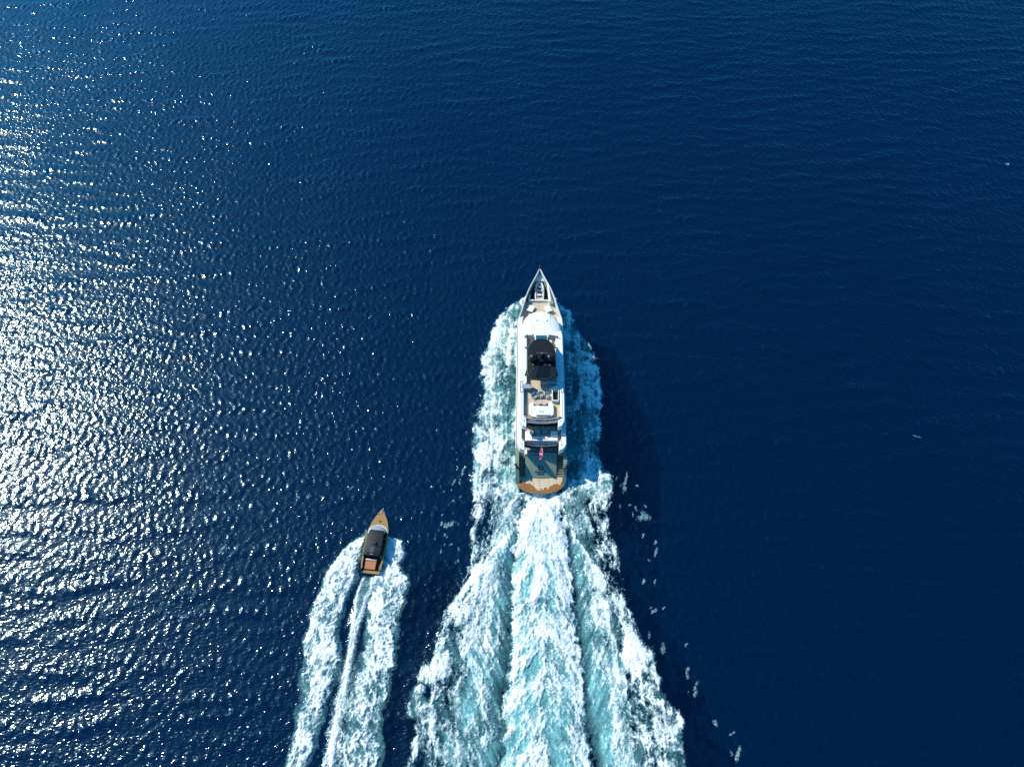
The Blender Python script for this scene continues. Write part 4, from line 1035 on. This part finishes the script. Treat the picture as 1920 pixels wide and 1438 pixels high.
def flag():
    nu, nv = 16, 8
    V, F, fu, fv = [], [], [], []
    for i in range(nu + 1):
        for j in range(nv + 1):
            u, v = i / nu, j / nv
            # streams aft and droops; the hoist edge lies at the staff head
            y = -0.92 - u * 1.25 + 0.10 * math.sin(5 * u + 2 * v)
            z = 1.02 - u * 0.55 - 0.25 * u * u + 0.10 * math.sin(6 * u + 1.5 * v) * u
            x = (v - 0.5) * (0.14 + 0.34 * math.sin(math.pi * (0.15 + 0.75 * u))) - 0.12 * u
            V.append((x, y, z)); fu.append(u); fv.append(v)
    for i in range(nu):
        for j in range(nv):
            a = i * (nv + 1) + j; F.append((a, a + 1, a + nv + 2, a + nv + 1))
    mesh_np('flag_cloth', np.array(V), np.array(F), mat_flag(), en, attrs={'fly': np.array(fu), 'hoist': np.array(fv)})
flag()
tag(en, 'red and white ensign streaming from a staff at the yacht stern rail', 'flag')

# tender stowed in the bow well
td = aboard('tender', -0.05, 35.25, 3.66)
def tender():
    path = [(-0.62, -1.95), (-0.68, -0.5), (-0.68, 0.6), (-0.60, 1.25), (-0.40, 1.72), (0, 1.95), (0.40, 1.72), (0.60, 1.25), (0.68, 0.6), (0.68, -0.5), (0.62, -1.95)]
    zz = lambda y: 1.05 + 0.12 * max(0, y / 1.9) ** 2
    MB().tube([(x, y, zz(y)) for x, y in path], [0.12] + [0.2] * 9 + [0.12], 10).build('inflatable_tube', M['rib'], td, smooth=True)
    MB().loft([[(-w, y, 1.0), (-w * 0.5, y, 0.45), (0, y, 0.3), (w * 0.5, y, 0.45), (w, y, 1.0), (0, y, 0.9)] for (y, w) in ((-1.75, 0.6), (0.5, 0.62), (1.3, 0.45), (1.75, 0.12))]).build('hull', M['white'], td)
    MB().box(-0.5, 0.5, -1.6, 1.1, 0.86, 0.92).build('deck', M['grey'], td)
    cn = MB().box(-0.28, 0.28, -0.25, 0.35, 0.92, 1.5).build('console', M['darkgrey'], td, 0.04)
    MB().box(-0.30, 0.30, 0.35, 0.40, 1.3, 1.75).build('windscreen', M['tint'], cn)
    MB().box(-0.34, 0.34, -0.95, -0.55, 0.92, 1.3).build('seat', M['offwhite'], td, 0.04)
    MB().box(-0.38, 0.38, 0.6, 1.2, 0.92, 1.15).build('bow_cushion', M['grey'], td, 0.05)
    MB().box(-0.5, 0.5, -1.75, -1.3, 0.9, 1.1).build('aft_bench', M['teak'], td, 0.03)
    MB().box(-0.5, 0.5, -1.2, -1.1, 1.1, 1.25).build('roll_bar', M['darkgrey'], td)
    for y in (-1.1, 1.0):
        MB().box(-0.55, 0.55, y - 0.08, y + 0.08, 0.0, 0.42).build('chock', M['darkgrey'], td)
tender()
tag(td, 'grey inflatable tender stowed in the dark well at the yacht bow', 'tender')

# ------------------------------------------------------------------ the small motorboat (local: x starboard, y forward, z up)
boat = empty('motorboat', (B_STERN[0], B_STERN[1], 0.0), -B_HEADING)
tag(boat, 'small tan motorboat with black canopy running beside the yacht', 'motorboat')
BL = math.hypot(B_BOW[0] - B_STERN[0], B_BOW[1] - B_STERN[1])
BH = [(0.0, 1.30, 1.40, 0.62), (0.4, 1.32, 1.43, 0.95), (1.2, 1.38, 1.52, 1.0), (3.2, 1.42, 1.62, 1.05), (5.0, 1.35, 1.62, 1.12), (6.3, 1.1, 1.50, 1.18), (7.4, 0.75, 1.18, 1.24), (8.2, 0.45, 0.80, 1.28), (8.55, 0.3, 0.56, 1.3), (9.0, 0.12, 0.36, 1.33), (BL - 0.3, 0.04, 0.17, 1.35)]
def bh(y): a = np.array(BH); return [float(np.interp(y, a[:, 0], a[:, i])) for i in (1, 2, 3)]
rings = []
for (y, w, b, z) in BH:
    rk = 0 if y < 6 else (y - 6) * 0.25
    half = [(0, y - rk, -0.6), (w * 0.7, y - rk, -0.4), (w, y - rk * 0.6, 0.1), (b, y, z * 0.75), (b, y, z)]
    rings.append([(-x, yy, zz) for x, yy, zz in half[:0:-1]] + half)
MB().loft(rings, closed=False).build('hull', M['tan'], boat, smooth=True)
def bstrip(ya, yb, inset, n=10):
    R_ = [(max(0.05, bh(ya + (yb - ya) * i / n)[1] - inset), ya + (yb - ya) * i / n) for i in range(n + 1)]
    return R_ + [(-x, y) for x, y in R_[::-1]]
fd_ = MB().prism(bstrip(6.3, BL - 0.32, 0.0, 16), lambda x, y: bh(y)[2] - 0.06, lambda x, y: bh(y)[2] + 0.05 - 0.03 * x * x).build('foredeck', M['tan'], boat, smooth=True)
MB().prism(bstrip(8.55, 8.62, 0.02, 2), 1.3, 1.375).build('deck_seam', M['wood'], fd_)
MB().box(-0.14, 0.14, 7.45, 7.62, 1.24, 1.35).build('hawse_hatch', M['matt'], fd_)
an = MB().tube([(0.03, 8.7, 1.42), (0.06, 9.35, 1.45)], 0.05, 6).build('bow_roller', M['steel'], boat)
MB().tube([(-0.1, 9.35, 1.45), (0.06, 9.5, 1.4), (0.2, 9.35, 1.45)], 0.05, 6).build('anchor', M['steel'], an)
for sg in (-1, 1):
    MB().tube([(sg * 0.52, 8.65, 1.3), (sg * 0.52, 8.65, 1.5)], 0.05, 6).tube([(sg * 0.52 - 0.12, 8.65, 1.5), (sg * 0.52 + 0.12, 8.65, 1.5)], 0.04, 6).build('bow_cleat', M['steel'], boat)
# side decks (tan), cockpit sole, transom ledge
for sg in (-1, 1):
    for (ya, yb) in ((0.5, 2.6), (2.6, 6.4)):
        rr = []
        for i in range(9):
            y = ya + (yb - ya) * i / 8; w, b, z = bh(y)
            t = 0.20
            rr.append([(sg * b, y, z - 0.02), (sg * (b + 0.02), y, z + 0.05), (sg * (b - t), y, z + 0.05), (sg * (b - t), y, z - 0.5)])
        MB().loft(rr).build('side_deck', M['tan'], boat)
MB().prism(bstrip(0.25, 6.35, 0.21), 0.40, 0.48).build('cockpit_sole', M['shade'], boat)
MB().box(-1.0, 1.36, -0.12, 0.28, 0.55, 0.72).build('stern_ledge', M['tan'], boat, 0.03)
MB().box(-1.36, -0.98, -0.1, 0.26, 0.45, 0.60).build('stern_step', M['shade'], boat)
MB().box(-1.25, 1.25, 6.2, 6.3, 0.48, 1.3).build('cabin_bulkhead', M['offwhite'], boat)
# canopy: black roof on posts, with white-framed windscreen
ws = MB()
wtop = [(-1.12, 5.85), (-0.85, 6.12), (-0.4, 6.28), (0, 6.32), (0.4, 6.28), (0.85, 6.12), (1.12, 5.85)]
wbot = [(-1.32, 6.2), (-1.0, 6.62), (-0.5, 6.85), (0, 6.9), (0.5, 6.85), (1.0, 6.62), (1.32, 6.2)]
rg = [[(b[0], b[1], 1.2), (t[0], t[1] - 0.35, 1.95), (t[0], t[1] - 0.38, 1.93), (b[0] * 0.98, b[1] - 0.05, 1.18)] for b, t in zip(wbot, wtop)]
wsc = MB().loft(rg).build('windscreen', paint('windscreen_glass', (0.30, 0.34, 0.35), 0.08, 0.5), boat)
MB().tube([(x, y + 0.02, 1.24) for x, y in ([(-1.36, 5.5)] + wbot + [(1.36, 5.9)])], 0.07, 6).build('windscreen_frame', M['white'], wsc)
cp = MB()
crs = []
for (y, hw, z) in ((2.15, 0.98, 1.98), (2.3, 1.08, 2.05), (3.0, 1.16, 2.12), (4.5, 1.18, 2.16), (5.6, 1.12, 2.10), (5.95, 1.05, 2.0)):
    crs.append([(-hw, y, z - 0.16), (-hw * 0.96, y, z - 0.06), (-hw * 0.6, y, z - 0.01), (0, y, z), (hw * 0.6, y, z - 0.01), (hw * 0.96, y, z - 0.06), (hw, y, z - 0.16)])
can = cp.loft(crs).build('canopy_roof', paint('black_canopy', (0.009, 0.011, 0.012), 0.5, 0.0, var=0.2, spec=0.35), boat, smooth=True)
MB().box(-0.45, 0.2, 2.55, 3.4, 2.08, 2.16).build('roof_hatch', M['darkgrey'], can, 0.02)
MB().box(-0.28, 0.15, 2.28, 2.36, 2.06, 2.12).build('roof_handle', M['grey'], can)
rm = MB().tube([(-0.05, 3.85, 2.14), (-0.05, 3.7, 2.85)], 0.05, 6).tube([(-0.25, 3.75, 2.7), (0.35, 3.75, 2.7)], 0.04, 6).build('light_mast', M['matt'], can)
MB().lathe((0.15, 3.95, 2.14), [(0.26, 0), (0.28, 0.12), (0.16, 0.24)], 14).build('radar_dome', M['matt'], can, smooth=True)
MB().tube([(-0.2, 4.35, 2.14), (-0.2, 4.3, 2.75)], 0.025, 5).build('antenna', M['steel'], can)
for sg in (-1, 1):
    for y in (2.5, 4.2, 5.4):
        MB().tube([(sg * 1.05, y, 2.0), (sg * 1.32, y + 0.1, 1.08)], 0.04, 6).build('canopy_post', M['matt'], can)
# black side curtain on the port side of the canopy, open to starboard
MB().add([(-1.1, 2.2, 1.95), (-1.1, 5.5, 2.0), (-1.50, 5.4, 1.20), (-1.56, 2.2, 1.12), (-1.07, 2.2, 1.93), (-1.07, 5.5, 1.98), (-1.46, 5.4, 1.19), (-1.52, 2.2, 1.11)],
         [(0, 1, 2, 3), (7, 6, 5, 4), (0, 4, 5, 1), (1, 5, 6, 2), (2, 6, 7, 3), (3, 7, 4, 0)]).build('side_curtain', M['matt'], can)
for (ya, yb) in ((3.0, 4.4), (4.9, 5.3)):
    s_ = MB().box(0.95, 1.36, ya, yb, 0.48, 0.86).build('side_seat', M['brown'], boat, 0.04)
MB().prism([(0.9, 2.2), (1.34, 2.05), (1.36, 2.5), (1.16, 2.75)], 0.5, 1.02).build('cockpit_step', M['tan'], boat)
# sun pad on the stern with its white bolster
sb = MB().box(-0.98, 0.62, 0.42, 1.95, 0.50, 0.92).build('sunpad', M['brown'], boat, 0.05)
MB().box(-0.98, 0.62, 1.72, 1.88, 0.90, 1.10).build('bolster', M['offwhite'], sb, 0.04)
MB().box(-0.96, 0.60, 1.60, 1.72, 0.905, 1.0).build('pad_shade_roll', M['wood'], sb, 0.03)
for sg in (-1, 1):
    MB().tube([(sg * 1.3, 0.3, 1.0), (sg * 1.3, 0.3, 1.25), (sg * 1.32, 1.2, 1.28), (sg * 1.32, 1.2, 1.02)], 0.03, 6).build('stern_rail', M['steel'], boat)
